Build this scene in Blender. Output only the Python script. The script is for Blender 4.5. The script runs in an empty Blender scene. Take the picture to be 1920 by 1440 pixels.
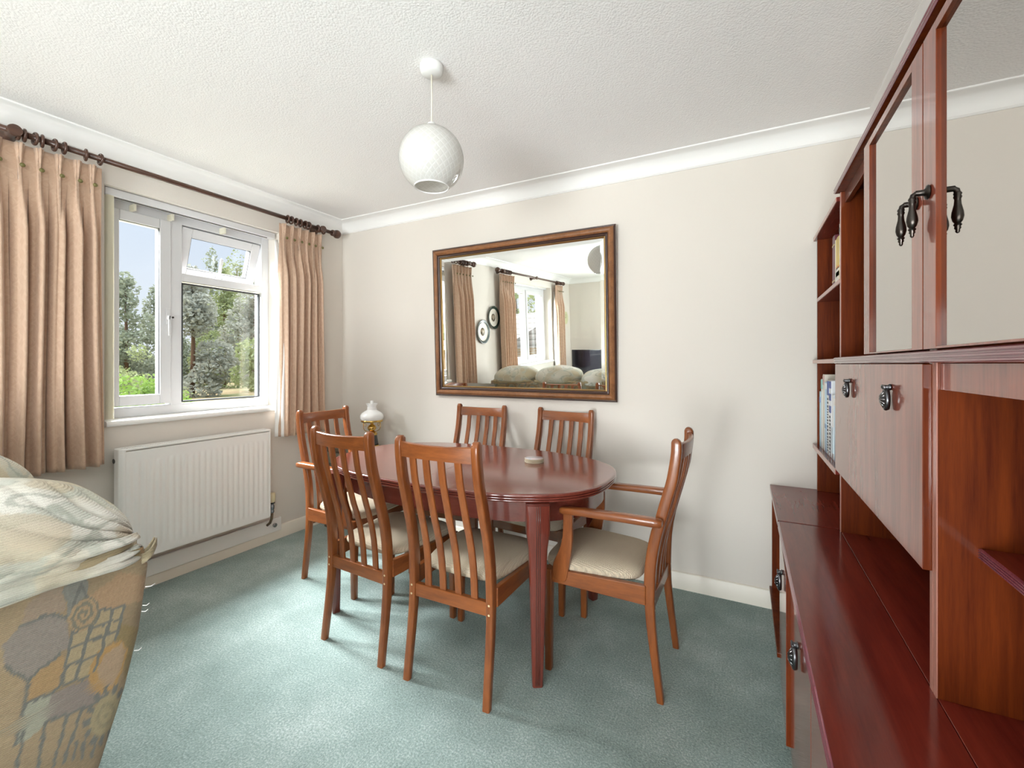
import bpy, bmesh, math, random
from mathutils import Vector, Matrix, noise
random.seed(7)
C = bpy.context.scene
COL = C.collection
PI = math.pi

# ------------------------------------------------------------------ camera
F_PX, YAW, HOR, CAM_Z = 834.7, math.radians(27.53), 682.9, 1.26
cam_d = bpy.data.cameras.new('camera')
cam = bpy.data.objects.new('camera', cam_d)
COL.objects.link(cam)
cam.location = (0, 0, CAM_Z)
cam.rotation_euler = (PI / 2, 0, YAW)
cam_d.sensor_fit = 'HORIZONTAL'
cam_d.sensor_width = 36
cam_d.lens = F_PX / 1920 * 36
cam_d.shift_y = -(720 - HOR) / 1920
cam_d.clip_start = 0.02
cam_d.clip_end = 400
C.camera = cam

# ------------------------------------------------------------------ world, light, exposure
SKY_VISIBLE, SKY_HIGH = 0.86, 8.5
C.view_settings.view_transform = 'Standard'
C.view_settings.look = 'None'
C.view_settings.gamma = 1
C.view_settings.use_curve_mapping = False
C.view_settings.exposure = 0.30
C.cycles.use_denoising = True
C.cycles.max_bounces = 10
C.cycles.diffuse_bounces = 6
C.cycles.glossy_bounces = 5
C.cycles.transparent_max_bounces = 24
C.cycles.sample_clamp_indirect = 8

W = bpy.data.worlds.new('sky')
C.world = W
W.use_nodes = True
nt = W.node_tree
nt.nodes.clear()
def wn(t, **k):
    n = nt.nodes.new(t)
    for a, b in k.items(): setattr(n, a, b)
    return n
wl = nt.links.new
tc = wn('ShaderNodeTexCoord'); sp = wn('ShaderNodeSeparateXYZ'); wl(tc.outputs['Generated'], sp.inputs[0])
ramp = wn('ShaderNodeValToRGB'); wl(sp.outputs['Z'], ramp.inputs[0])
ramp.color_ramp.elements[0].position = 0.0; ramp.color_ramp.elements[0].color = (0.86, 0.90, 0.97, 1)
ramp.color_ramp.elements[1].position = 0.32; ramp.color_ramp.elements[1].color = (0.70, 0.82, 1.0, 1)
mr = wn('ShaderNodeMapRange', interpolation_type='SMOOTHSTEP')
wl(sp.outputs['Z'], mr.inputs[0]); mr.inputs[1].default_value = 0.36; mr.inputs[2].default_value = 0.60
mx = wn('ShaderNodeMapRange', interpolation_type='SMOOTHSTEP')   # the sky is brightest on the window side
wl(sp.outputs['X'], mx.inputs[0]); mx.inputs[1].default_value = 0.25; mx.inputs[2].default_value = -0.45
mx.inputs[3].default_value = 0.30; mx.inputs[4].default_value = 1.0
mul = wn('ShaderNodeMath', operation='MULTIPLY'); wl(mr.outputs[0], mul.inputs[0]); wl(mx.outputs[0], mul.inputs[1])
mul2 = wn('ShaderNodeMath', operation='MULTIPLY_ADD'); wl(mul.outputs[0], mul2.inputs[0])
mul2.inputs[1].default_value = SKY_HIGH; mul2.inputs[2].default_value = SKY_VISIBLE
mixc = wn('ShaderNodeMix', data_type='RGBA'); wl(mul.outputs[0], mixc.inputs[0]); wl(ramp.outputs[0], mixc.inputs[6]); mixc.inputs[7].default_value = (1.0, 0.985, 0.96, 1)
bg = wn('ShaderNodeBackground'); wl(mixc.outputs[2], bg.inputs[0]); wl(mul2.outputs[0], bg.inputs[1])
wo = wn('ShaderNodeOutputWorld'); wl(bg.outputs[0], wo.inputs[0])
W.cycles.sampling_method = 'MANUAL'
W.cycles.sample_map_resolution = 512

def portal(name, loc, rot, sx, sy):      # a sampling portal in a window opening: it guides the sky light and emits nothing itself
    d = bpy.data.lights.new(name, 'AREA'); d.shape = 'RECTANGLE'; d.size = sx; d.size_y = sy
    d.cycles.is_portal = True
    o = bpy.data.objects.new(name, d); COL.objects.link(o); o.location = loc; o.rotation_euler = rot
    return o

# ------------------------------------------------------------------ room numbers
XL, XR, YB, YF, ZC = -2.997, 0.604, 2.662, -2.95, 2.44
WIN1 = (1.09, 2.095, 0.957, 2.215)      # y0, y1, z0, z1
WIN2 = (-2.02, -0.42, 0.957, 2.215)
WIN4_ADDED = (-2.35, -0.75, 0.90, 2.20)       # unseen opening added in the right-hand wall, to let in fill light
PATIO_ADDED = (-1.6, 0.25, 0.0, 2.12)         # x0, x1, z0, z1 of unseen doors added in the end wall for fill light
portal('window_daylight', (XL - 0.22, 1.59, 1.58), (0, -PI / 2, 0), 1.26, 1.04)
portal('window_daylight', (XL - 0.22, -1.22, 1.58), (0, -PI / 2, 0), 1.26, 1.62)
def outside_lamp(name, loc, aim, sx, sy, watts, col=(1, .985, .96)):     # area lamp added outside an opening, standing in for sky light
    d = bpy.data.lights.new(name, 'AREA'); d.shape = 'RECTANGLE'; d.size = sx; d.size_y = sy; d.energy = watts; d.color = col
    o = bpy.data.objects.new(name, d); COL.objects.link(o); o.location = loc
    o.rotation_euler = (Vector(aim) - Vector(loc)).to_track_quat('-Z', 'Y').to_euler()
    return o
COOL = (.945, .972, 1.0)
outside_lamp('window_daylight_sky', (-5.2, 1.30, 3.55), (-2.5, 1.6, 1.3), 2.4, 1.6, 1650, COOL)
outside_lamp('window_daylight_sky', (-4.75, -1.6, 3.35), (-2.5, -1.2, 1.35), 2.4, 1.5, 480, COOL)
outside_lamp('added_bounce_lamp', (-4.35, 1.6, .10), (-1.2, 1.5, 2.4), 1.5, 1.0, 14, COOL)      # unseen lamps added low outside to brighten the ceiling, like ground bounce
outside_lamp('added_bounce_lamp', (-4.35, -1.2, .10), (-1.2, -1.1, 2.4), 1.8, 1.0, 22, COOL)
outside_lamp('patio_fill_lamp', (-0.675, YF - 0.45, 0.95), (-1.1, 0.6, 1.9), 1.9, 1.7, 90, COOL)  # general fill lamp outside the added patio doors
outside_lamp('added_bounce_lamp', (-0.675, YF - 2.4, 0.06), (-0.5, 1.4, 2.6), 2.4, 1.4, 330, COOL)  # low lamp beyond the added doors, aimed up to lift the ceiling
outside_lamp('side_fill_lamp', (XR + 0.55, -1.55, 1.25), (-1.6, -0.3, 1.9), 1.5, 1.15, 95, COOL)  # fill lamp outside the added side window, to lift the window wall

# ------------------------------------------------------------------ materials
def mat(name, col=(.8, .8, .8), rough=.5, metal=0, coat=0, coat_r=.1, spec=.5, ior=1.5):
    m = bpy.data.materials.new(name); m.use_nodes = True
    p = m.node_tree.nodes['Principled BSDF']
    p.inputs['Base Color'].default_value = (*col, 1)
    p.inputs['Roughness'].default_value = rough
    p.inputs['Metallic'].default_value = metal
    p.inputs['Coat Weight'].default_value = coat
    p.inputs['Coat Roughness'].default_value = coat_r
    p.inputs['Specular IOR Level'].default_value = spec
    p.inputs['IOR'].default_value = ior
    return m
def N(m, t, **k):
    n = m.node_tree.nodes.new(t)
    for a, b in k.items(): setattr(n, a, b)
    return n
def LK(m, a, b): m.node_tree.links.new(a, b)
def P(m): return m.node_tree.nodes['Principled BSDF']
def coords(m, scale=(1, 1, 1), kind='Object', rot=(0, 0, 0)):
    t = N(m, 'ShaderNodeTexCoord'); mp = N(m, 'ShaderNodeMapping')
    mp.inputs['Scale'].default_value = scale; mp.inputs['Rotation'].default_value = rot
    LK(m, t.outputs[kind], mp.inputs[0]); return mp.outputs[0]
def noise_tex(m, vec, scale, detail=4, rough=.55, dist=0):
    n = N(m, 'ShaderNodeTexNoise'); n.inputs['Scale'].default_value = scale; n.inputs['Detail'].default_value = detail
    n.inputs['Roughness'].default_value = rough; n.inputs['Distortion'].default_value = dist
    LK(m, vec, n.inputs['Vector']); return n.outputs['Fac']
def cramp(m, fac, stops):
    r = N(m, 'ShaderNodeValToRGB'); LK(m, fac, r.inputs[0]); e = r.color_ramp.elements
    while len(e) < len(stops): e.new(.5)
    for el, (p, c) in zip(e, stops): el.position = p; el.color = (*c, 1)
    return r.outputs[0]
def bump(m, h, strength=.3, dist=.01, target=None):
    b = N(m, 'ShaderNodeBump'); b.inputs['Strength'].default_value = strength; b.inputs['Distance'].default_value = dist
    LK(m, h, b.inputs['Height']); LK(m, b.outputs[0], P(m).inputs['Normal']); return b
def wood(name, c0, c1, scale, rough=.3, coat=.6, coat_r=.08, ior=1.5, big=1.0, coat_ior=1.5, spec=.3):
    m = mat(name, c0, rough, 0, coat, coat_r, spec, ior)
    P(m).inputs['Coat IOR'].default_value = coat_ior
    v = coords(m, scale)
    a = noise_tex(m, v, 3 * big, 5, .6)
    b = noise_tex(m, v, 14 * big, 3, .7)
    mxx = N(m, 'ShaderNodeMath', operation='MULTIPLY_ADD'); LK(m, b, mxx.inputs[0]); mxx.inputs[1].default_value = .45
    LK(m, a, mxx.inputs[2])
    LK(m, cramp(m, mxx.outputs[0], [(.45, c0), (.95, c1)]), P(m).inputs['Base Color'])
    return m

M = {}
# painted wall: cream emulsion
m = M['wall'] = mat('cream_wall_paint', (.715, .668, .607), .75, spec=.2)
bump(m, noise_tex(m, coords(m), 160, 3), .08, .004)
m = M['ceiling'] = mat('stippled_ceiling_paint', (.90, .89, .88), .9, spec=.15)
v = coords(m)
vo = N(m, 'ShaderNodeTexVoronoi'); vo.inputs['Scale'].default_value = 120; LK(m, v, vo.inputs['Vector'])
nz = noise_tex(m, v, 150, 3, .6)
ad = N(m, 'ShaderNodeMath', operation='MULTIPLY_ADD'); LK(m, vo.outputs['Distance'], ad.inputs[0]); ad.inputs[1].default_value = -.8; LK(m, nz, ad.inputs[2])
bump(m, ad.outputs[0], .30, .006)
M['white'] = mat('white_gloss_paint', (.86, .85, .82), .35)
M['coving'] = mat('white_coving_paint', (.87, .865, .845), .6, spec=.3)
M['skirting'] = mat('cream_skirting_paint', (.82, .77, .67), .4)
M['upvc'] = mat('white_upvc', (.66, .66, .67), .3, coat=.1)
M['gasket'] = mat('black_rubber_gasket', (.02, .022, .025), .6)
M['radiator'] = mat('white_radiator_enamel', (.86, .855, .83), .3, coat=.3)
M['dark_gap'] = mat('dark_slot', (.10, .09, .08), .8)
m = M['carpet'] = mat('green_carpet', (.17, .30, .245), .95, spec=.1)
v = coords(m)
a = noise_tex(m, v, 135, 3, .75); b = noise_tex(m, v, 3.2, 4, .6)
mm = N(m, 'ShaderNodeMath', operation='MULTIPLY_ADD'); LK(m, b, mm.inputs[0]); mm.inputs[1].default_value = .55; LK(m, a, mm.inputs[2])
LK(m, cramp(m, mm.outputs[0], [(.45, (.10, .162, .143)), (.80, (.31, .405, .38)), (1.12, (.56, .65, .63))]), P(m).inputs['Base Color'])
bump(m, a, .9, .008)
P(m).inputs['Sheen Weight'].default_value = .25; P(m).inputs['Sheen Roughness'].default_value = .5

M['chair'] = wood('teak_orange_varnish', (.155, .042, .012), (.30, .092, .024), (9, 9, 1.3), .3, .45, .12)
M['chair_x'] = wood('teak_orange_varnish_crosswise', (.155, .042, .012), (.30, .092, .024), (1.3, 9, 9), .3, .45, .12)
M['chair_y'] = wood('teak_orange_varnish_lengthwise', (.155, .042, .012), (.30, .092, .024), (9, 1.3, 9), .3, .45, .12)
M['table'] = wood('red_mahogany_polish', (.115, .021, .014), (.185, .040, .026), (1.2, 14, 10), .25, 1.0, .13, big=.8, coat_ior=1.65)
M['table_leg'] = wood('red_mahogany_polish_upright', (.105, .019, .012), (.175, .036, .022), (14, 14, 1.2), .3, .8, .15)
M['unit'] = wood('dark_mahogany_veneer', (.065, .0085, .002), (.185, .034, .0045), (14, 14, .8), .45, .5, .10, big=.9, spec=.1)
M['unit_flat'] = wood('dark_mahogany_veneer_flat', (.085, .007, .005), (.18, .022, .012), (12, 1.0, 10), .5, .9, .14, big=.8, coat_ior=1.5, spec=.05)
M['unit_front'] = wood('dark_mahogany_front', (.15, .022, .012), (.36, .085, .045), (9, 9, .7), .4, 1.0, .09, big=.9, coat_ior=1.72, spec=.1)
M['unit_edge'] = mat('reeded_mahogany_edge', (.19, .032, .06), .25, 0, 1.0, .12)
P(M['unit_edge']).inputs['Coat IOR'].default_value = 1.7
M['unit_trim'] = mat('pale_edge_strip', (.45, .20, .15), .3, coat=.6)
m = M['smoked'] = mat('grey_reflective_glass', (.56, .54, .515), .02, 1.0)
M['bronze'] = mat('dark_bronze_metal', (.055, .047, .042), .28, 1.0)
M['pewter'] = mat('antique_pewter_metal', (.50, .50, .51), .25, 1.0)
M['dark_pewter'] = mat('dark_pewter_metal', (.10, .10, .105), .3, 1.0)
M['brass'] = mat('polished_brass', (.72, .47, .14), .22, 1.0)
M['chrome'] = mat('grey_valve_metal', (.28, .31, .34), .35, 1.0)
M['black'] = mat('black_lacquer', (.012, .013, .016), .2, coat=.5)
M['opal'] = mat('opal_white_glass', (.90, .90, .89), .12, coat=.5, coat_r=.05)
P(M['opal']).inputs['Subsurface Weight'].default_value = .15
P(M['opal']).inputs['Subsurface Radius'].default_value = (.02, .02, .02)
m = M['globe'] = mat('swirled_opal_glass', (.85, .84, .81), .1, coat=.8, coat_r=.04)
v = coords(m, kind='UV')
h = None
for s in (1, -1):
    sx = N(m, 'ShaderNodeSeparateXYZ'); LK(m, v, sx.inputs[0])
    k1 = N(m, 'ShaderNodeMath', operation='MULTIPLY'); LK(m, sx.outputs['X'], k1.inputs[0]); k1.inputs[1].default_value = 2 * PI * 26
    k2 = N(m, 'ShaderNodeMath', operation='MULTIPLY_ADD'); LK(m, sx.outputs['Y'], k2.inputs[0]); k2.inputs[1].default_value = s * 62.0; LK(m, k1.outputs[0], k2.inputs[2])
    k3 = N(m, 'ShaderNodeMath', operation='SINE'); LK(m, k2.outputs[0], k3.inputs[0])
    k4 = N(m, 'ShaderNodeMath', operation='POWER'); k5 = N(m, 'ShaderNodeMath', operation='MULTIPLY_ADD'); LK(m, k3.outputs[0], k5.inputs[0]); k5.inputs[1].default_value = .5; k5.inputs[2].default_value = .5
    LK(m, k5.outputs[0], k4.inputs[0]); k4.inputs[1].default_value = 6
    if h is None: h = k4.outputs[0]
    else:
        k6 = N(m, 'ShaderNodeMath', operation='MAXIMUM'); LK(m, h, k6.inputs[0]); LK(m, k4.outputs[0], k6.inputs[1]); h = k6.outputs[0]
LK(m, cramp(m, h, [(0, (.80, .79, .76)), (1, (.90, .895, .88))]), P(m).inputs['Base Color'])
bump(m, h, .25, .003)
tl = N(m, 'ShaderNodeBsdfTranslucent'); tl.inputs[0].default_value = (.92, .91, .88, 1)
ms = N(m, 'ShaderNodeMixShader'); ms.inputs[0].default_value = .45
LK(m, P(m).outputs[0], ms.inputs[1]); LK(m, tl.outputs[0], ms.inputs[2]); LK(m, ms.outputs[0], [n for n in m.node_tree.nodes if n.type == 'OUTPUT_MATERIAL'][0].inputs[0])
M['plastic_white'] = mat('white_plastic', (.82, .82, .80), .35)
M['flex'] = mat('cream_flex', (.72, .68, .56), .5)
m = M['curtain'] = mat('peach_damask_curtain', (.72, .49, .36), .85, spec=.2)
v = coords(m)
mg = N(m, 'ShaderNodeTexMagic', turbulence_depth=3); mg.inputs['Scale'].default_value = 11; mg.inputs['Distortion'].default_value = 2.2; LK(m, v, mg.inputs[0])
LK(m, cramp(m, mg.outputs['Fac'], [(.25, (.51, .35, .25)), (.75, (.555, .39, .285))]), P(m).inputs['Base Color'])
bump(m, noise_tex(m, v, 320, 2), .1, .001)
P(m).inputs['Sheen Weight'].default_value = .3
M['lining'] = mat('white_curtain_lining', (.86, .85, .83), .85, spec=.2)
M['button'] = mat('olive_button', (.13, .115, .03), .5)
m = M['pole'] = wood('dark_turned_wood', (.045, .019, .012), (.10, .045, .028), (9, 1.5, 9), .38, .5, .2)
m = M['vane'] = mat('cream_blind_fabric', (.90, .88, .78), .7)
tl = N(m, 'ShaderNodeBsdfTranslucent'); tl.inputs[0].default_value = (.92, .89, .78, 1)
ms = N(m, 'ShaderNodeMixShader'); ms.inputs[0].default_value = .5
LK(m, P(m).outputs[0], ms.inputs[1]); LK(m, tl.outputs[0], ms.inputs[2]); LK(m, ms.outputs[0], [n for n in m.node_tree.nodes if n.type == 'OUTPUT_MATERIAL'][0].inputs[0])
m = M['seat'] = mat('oatmeal_weave', (.52, .44, .29), .95, spec=.15)
v = coords(m)
w1 = N(m, 'ShaderNodeTexWave', bands_direction='X'); w1.inputs['Scale'].default_value = 70; w1.inputs['Distortion'].default_value = 1.4; LK(m, v, w1.inputs[0])
w2 = N(m, 'ShaderNodeTexWave', bands_direction='Y'); w2.inputs['Scale'].default_value = 80; w2.inputs['Distortion'].default_value = 1.4; LK(m, v, w2.inputs[0])
mm = N(m, 'ShaderNodeMath', operation='MULTIPLY'); LK(m, w1.outputs['Fac'], mm.inputs[0]); LK(m, w2.outputs['Fac'], mm.inputs[1])
LK(m, cramp(m, mm.outputs[0], [(0, (.58, .48, .35)), (.5, (.72, .63, .49))]), P(m).inputs['Base Color'])
bump(m, mm.outputs[0], .8, .004)
m = M['fabric'] = mat('tapestry_sofa_fabric', (.5, .45, .33), .95, spec=.12)
at = N(m, 'ShaderNodeAttribute', attribute_name='pattern')
v = coords(m)
w1 = N(m, 'ShaderNodeTexWave', bands_direction='Z'); w1.inputs['Scale'].default_value = 95; w1.inputs['Distortion'].default_value = 2.5; w1.inputs['Detail Scale'].default_value = 3; LK(m, v, w1.inputs[0])
hn = noise_tex(m, v, 420, 2, .7)
am = N(m, 'ShaderNodeMath', operation='MULTIPLY_ADD'); LK(m, hn, am.inputs[0]); am.inputs[1].default_value = .9; LK(m, w1.outputs['Fac'], am.inputs[2])
mxf = N(m, 'ShaderNodeMix', data_type='RGBA', blend_type='MULTIPLY'); mxf.inputs[0].default_value = .55
LK(m, at.outputs['Color'], mxf.inputs[6]); LK(m, cramp(m, am.outputs[0], [(.2, (.72, .70, .66)), (1.3, (1.0, .99, .96))]), mxf.inputs[7])
LK(m, mxf.outputs[2], P(m).inputs['Base Color'])
bump(m, am.outputs[0], .4, .003)
P(m).inputs['Sheen Weight'].default_value = .2
m = M['mirror_frame'] = wood('antiqued_walnut_frame', (.16, .062, .022), (.30, .125, .046), (7, 7, 7), .35, .6, .15)
M['frame_dark'] = mat('dark_frame_band', (.045, .018, .012), .3, coat=.6)
M['gilt'] = mat('gilt_slip', (.40, .25, .10), .3, .9)
M['mirror'] = mat('silvered_mirror', (.90, .91, .89), .0, 1.0)
m = M['pane'] = bpy.data.materials.new('window_glass'); m.use_nodes = True
m.node_tree.nodes.clear()
tr = N(m, 'ShaderNodeBsdfTransparent'); tr.inputs[0].default_value = (.97, .98, .975, 1)
gl = N(m, 'ShaderNodeBsdfGlossy'); gl.inputs['Roughness'].default_value = .02
lw = N(m, 'ShaderNodeLayerWeight'); lw.inputs[0].default_value = .5
pw = N(m, 'ShaderNodeMath', operation='POWER'); LK(m, lw.outputs['Facing'], pw.inputs[0]); pw.inputs[1].default_value = 5
fr = N(m, 'ShaderNodeMath', operation='MULTIPLY_ADD'); LK(m, pw.outputs[0], fr.inputs[0]); fr.inputs[1].default_value = .7; fr.inputs[2].default_value = .03
ms = N(m, 'ShaderNodeMixShader'); LK(m, fr.outputs[0], ms.inputs[0]); LK(m, tr.outputs[0], ms.inputs[1]); LK(m, gl.outputs[0], ms.inputs[2])
mo = N(m, 'ShaderNodeOutputMaterial'); LK(m, ms.outputs[0], mo.inputs[0])
m = M['clear'] = mat('clear_lamp_glass', (1, 1, 1), .02); P(m).inputs['Transmission Weight'].default_value = 1; P(m).inputs['IOR'].default_value = 1.3
M['brick'] = None
def simple(name, col, rough=.7, **k):
    if name not in M or M[name] is None: M[name] = mat(name, col, rough, **k)
    return M[name]

# ------------------------------------------------------------------ mesh builder
class MB:
    def __init__(s): s.v = []; s.f = []; s.mi = []; s.sm = []; s.uv = {}
    def add(s, vs, fs, mi=0, smooth=False, mtx=None):
        b = len(s.v)
        for p in vs:
            p = Vector(p)
            s.v.append(mtx @ p if mtx else p)
        for f in fs: s.f.append([b + i for i in f]); s.mi.append(mi); s.sm.append(smooth)
        return b
    def box(s, x0, y0, z0, x1, y1, z1, mi=0, bev=0.0, mtx=None):
        if x0 > x1: x0, x1 = x1, x0
        if y0 > y1: y0, y1 = y1, y0
        if z0 > z1: z0, z1 = z1, z0
        if bev <= 0:
            s.add([(x0, y0, z0), (x1, y0, z0), (x1, y1, z0), (x0, y1, z0), (x0, y0, z1), (x1, y0, z1), (x1, y1, z1), (x0, y1, z1)],
                  [(0, 3, 2, 1), (4, 5, 6, 7), (0, 1, 5, 4), (1, 2, 6, 5), (2, 3, 7, 6), (3, 0, 4, 7)], mi, False, mtx)
        else:
            bm = bmesh.new(); bmesh.ops.create_cube(bm, size=1)
            for q in bm.verts: q.co = Vector(((x0 + x1) / 2 + q.co.x * (x1 - x0), (y0 + y1) / 2 + q.co.y * (y1 - y0), (z0 + z1) / 2 + q.co.z * (z1 - z0)))
            w = min(bev, .45 * min(x1 - x0, y1 - y0, z1 - z0))
            bmesh.ops.bevel(bm, geom=bm.edges[:], offset=w, segments=2, profile=.5, affect='EDGES')
            bm.verts.index_update()
            s.add([q.co.copy() for q in bm.verts], [[q.index for q in f.verts] for f in bm.faces], mi, False, mtx); bm.free()
    def loft(s, rings, closed=True, cap=True, mi=0, smooth=True, mtx=None):
        n = len(rings[0]); vs = [p for r in rings for p in r]; fs = []
        for i in range(len(rings) - 1):
            for j in range(n if closed else n - 1):
                k = (j + 1) % n
                fs.append((i * n + j, i * n + k, (i + 1) * n + k, (i + 1) * n + j))
        b = s.add(vs, fs, mi, smooth, mtx)
        if cap and closed:
            s.f.append([b + j for j in reversed(range(n))]); s.mi.append(mi); s.sm.append(False)
            o = b + (len(rings) - 1) * n
            s.f.append([o + j for j in range(n)]); s.mi.append(mi); s.sm.append(False)
        return b
    def lathe(s, prof, cx=0, cy=0, n=32, mi=0, mtx=None, cap=True):
        s.loft([[(cx + r * math.cos(2 * PI * j / n), cy + r * math.sin(2 * PI * j / n), z) for j in range(n)] for r, z in prof], True, cap, mi, True, mtx)
    def tube(s, pts, r, n=10, mi=0, mtx=None, cap=True, close=False):
        pts = [Vector(p) for p in pts]; rr = r if isinstance(r, (list, tuple)) else [r] * len(pts)
        rings = []; up = None
        for i, p in enumerate(pts):
            if close: t = (pts[(i + 1) % len(pts)] - pts[i - 1]).normalized()
            else: t = (pts[min(i + 1, len(pts) - 1)] - pts[max(i - 1, 0)]).normalized()
            if up is None:
                up = Vector((0, 0, 1)) if abs(t.z) < .9 else Vector((1, 0, 0))
            a = t.cross(up).normalized(); b = a.cross(t).normalized(); up = b
            rings.append([p + (a * math.cos(2 * PI * j / n) + b * math.sin(2 * PI * j / n)) * rr[i] for j in range(n)])
        if close: rings.append(rings[0]); cap = False
        s.loft(rings, True, cap, mi, True, mtx)
    def prism(s, poly, axis, a0, a1, mi=0, smooth=False, mtx=None):   # poly of 2D points, extruded along axis 'x','y' or 'z'
        def pt(p, a): return {'x': (a, p[0], p[1]), 'y': (p[0], a, p[1]), 'z': (p[0], p[1], a)}[axis]
        s.loft([[pt(p, a0) for p in poly], [pt(p, a1) for p in poly]], True, True, mi, smooth, mtx)
    def grid(s, fn, nu, nv, mi=0, smooth=True, mtx=None):
        vs = [fn(i / nu, j / nv) for j in range(nv + 1) for i in range(nu + 1)]
        fs = [(j * (nu + 1) + i, j * (nu + 1) + i + 1, (j + 1) * (nu + 1) + i + 1, (j + 1) * (nu + 1) + i) for j in range(nv) for i in range(nu)]
        return s.add(vs, fs, mi, smooth, mtx)
    def build(s, name, mats, parent=None, loc=(0, 0, 0), fix=True):
        me = bpy.data.meshes.new(name)
        me.from_pydata([tuple(p) for p in s.v], [], s.f)
        for q in (mats if isinstance(mats, (list, tuple)) else [mats]): me.materials.append(q)
        me.polygons.foreach_set('material_index', s.mi)
        me.polygons.foreach_set('use_smooth', s.sm)
        if fix:
            bm = bmesh.new(); bm.from_mesh(me); bmesh.ops.recalc_face_normals(bm, faces=bm.faces[:]); bm.to_mesh(me); bm.free()
        me.update()
        o = bpy.data.objects.new(name, me); COL.objects.link(o)
        o.location = loc
        if parent: o.parent = parent
        return o
def bevel(o, w=.003, seg=2):
    b = o.modifiers.new('bevel', 'BEVEL'); b.width = w; b.segments = seg; b.limit_method = 'ANGLE'; b.angle_limit = math.radians(40)
    b.harden_normals = False
    return o
def smooth_by_angle(o, deg=40):
    me = o.data
    bm = bmesh.new(); bm.from_mesh(me)
    for e in bm.edges:
        if len(e.link_faces) == 2 and e.calc_face_angle(0) > math.radians(deg): e.smooth = False
    bm.to_mesh(me); bm.free()
    return o
def tag(o, label=None, cat=None, group=None, kind=None):
    if label: o['label'] = label
    if cat: o['category'] = cat
    if group: o['group'] = group
    if kind: o['kind'] = kind
    return o
def empty(name, loc=(0, 0, 0), rz=0, label=None, cat=None, group=None):
    o = bpy.data.objects.new(name, None); COL.objects.link(o); o.empty_display_size = .05
    o.location = loc; o.rotation_euler = (0, 0, rz)
    return tag(o, label, cat, group)
def kids(o): return [c for c in bpy.data.objects if c.parent == o]
def copy_tree(o, parent=None):
    c = o.copy(); COL.objects.link(c)
    if parent: c.parent = parent
    for ch in kids(o): copy_tree(ch, c)
    return c
def bxo(name, mats, parent, dims, bev=.002, **k):
    m = MB(); m.box(*dims, bev=bev); return m.build(name, mats, parent, **k)
def rrect(w, h, r, n=4):
    pts = []
    for cx, cy, a0 in ((w / 2 - r, h / 2 - r, 0), (-w / 2 + r, h / 2 - r, PI / 2), (-w / 2 + r, -h / 2 + r, PI), (w / 2 - r, -h / 2 + r, 3 * PI / 2)):
        for i in range(n): 
            a = a0 + PI / 2 * i / (n - 1); pts.append((cx + r * math.cos(a), cy + r * math.sin(a)))
    return pts
def interp(tab, t):
    for (a, b), (c, d) in zip(tab, tab[1:]):
        if t <= c:
            k = 0 if c == a else max(0, (t - a) / (c - a)); return b + (d - b) * k
    return tab[-1][1]
def struct(o): return tag(o, kind='structure')

# ------------------------------------------------------------------ room shell
WT = .30                                  # outer wall thickness
m = MB(); m.box(XL - WT, YF - WT, -.12, XR + WT, YB + WT, 0); fl = struct(m.build('floor', M['carpet']))
m = MB(); m.box(XL - WT, YF - WT, ZC, XR + WT, YB + WT, ZC + .15); struct(m.build('ceiling', M['ceiling']))
m = MB(); m.box(XL - WT, YB, 0, XR + WT, YB + WT, ZC); struct(m.build('wall_back', M['wall']))
m = MB()
for (ya, yb, za, zb) in ((YF - WT, WIN4_ADDED[0], 0, ZC), (WIN4_ADDED[0], WIN4_ADDED[1], 0, WIN4_ADDED[2]), (WIN4_ADDED[0], WIN4_ADDED[1], WIN4_ADDED[3], ZC), (WIN4_ADDED[1], YB, 0, ZC)): m.box(XR, ya, za, XR + WT, yb, zb)
struct(m.build('wall_right', M['wall']))
m = MB()
x0, x1 = XL - WT, XL
for (ya, yb, za, zb) in ((YF - WT, WIN2[0], 0, ZC), (WIN2[0], WIN2[1], 0, WIN2[2] - .03), (WIN2[0], WIN2[1], WIN2[3], ZC), (WIN2[1], WIN1[0], 0, ZC),
                         (WIN1[0], WIN1[1], 0, WIN1[2] - .03), (WIN1[0], WIN1[1], WIN1[3], ZC), (WIN1[1], YB, 0, ZC)):
    m.box(x0, ya, za, x1, yb, zb)
struct(m.build('wall_left', M['wall']))
m = MB()
for (xa, xb, za, zb) in ((XL, PATIO_ADDED[0], 0, ZC), (PATIO_ADDED[0], PATIO_ADDED[1], PATIO_ADDED[3], ZC), (PATIO_ADDED[1], XR, 0, ZC)): m.box(xa, YF - WT, za, xb, YF, zb)
struct(m.build('wall_front', M['wall']))
# coving: concave quarter profile run round the room
def cove_prof():
    pts = [(0, -.092), (.006, -.092), (.010, -.086)]
    for i in range(9):
        a = PI / 2 * i / 8
        pts.append((.086 - .074 * math.cos(a) , -.084 + .074 * math.sin(a)))
    pts += [(.092, -.006), (.092, 0), (0, 0)]
    return pts
cp = cove_prof()
def run(name, prof, corners, matl, z0, closed=True):   # corners: list of (x,y) with inward diagonal (dx,dy)
    m = MB(); rings = [[(x + dx * p[0], y + dy * p[0], z0 + p[1]) for p in prof] for x, y, dx, dy in corners]
    if closed: rings.append(rings[0])
    m.loft(rings, True, not closed, 0, True); o = m.build(name, matl); smooth_by_angle(o, 30); return struct(o)
run('trim_1', cp, [(XL, YF, 1, 1), (XR, YF, -1, 1), (XR, YB, -1, -1), (XL, YB, 1, -1)], M['coving'], ZC)
sk = [(0, 0), (.016, 0), (.016, .075), (.010, .090), (.004, .094), (0, .094)]
run('baseboard_back', sk, [(XL, YB, 1, -1), (XR, YB, -1, -1)], M['skirting'], 0, False)
run('baseboard_left', sk, [(XL, YF, 1, 1), (XL, YB, 1, -1)], M['skirting'], 0, False)
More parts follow.
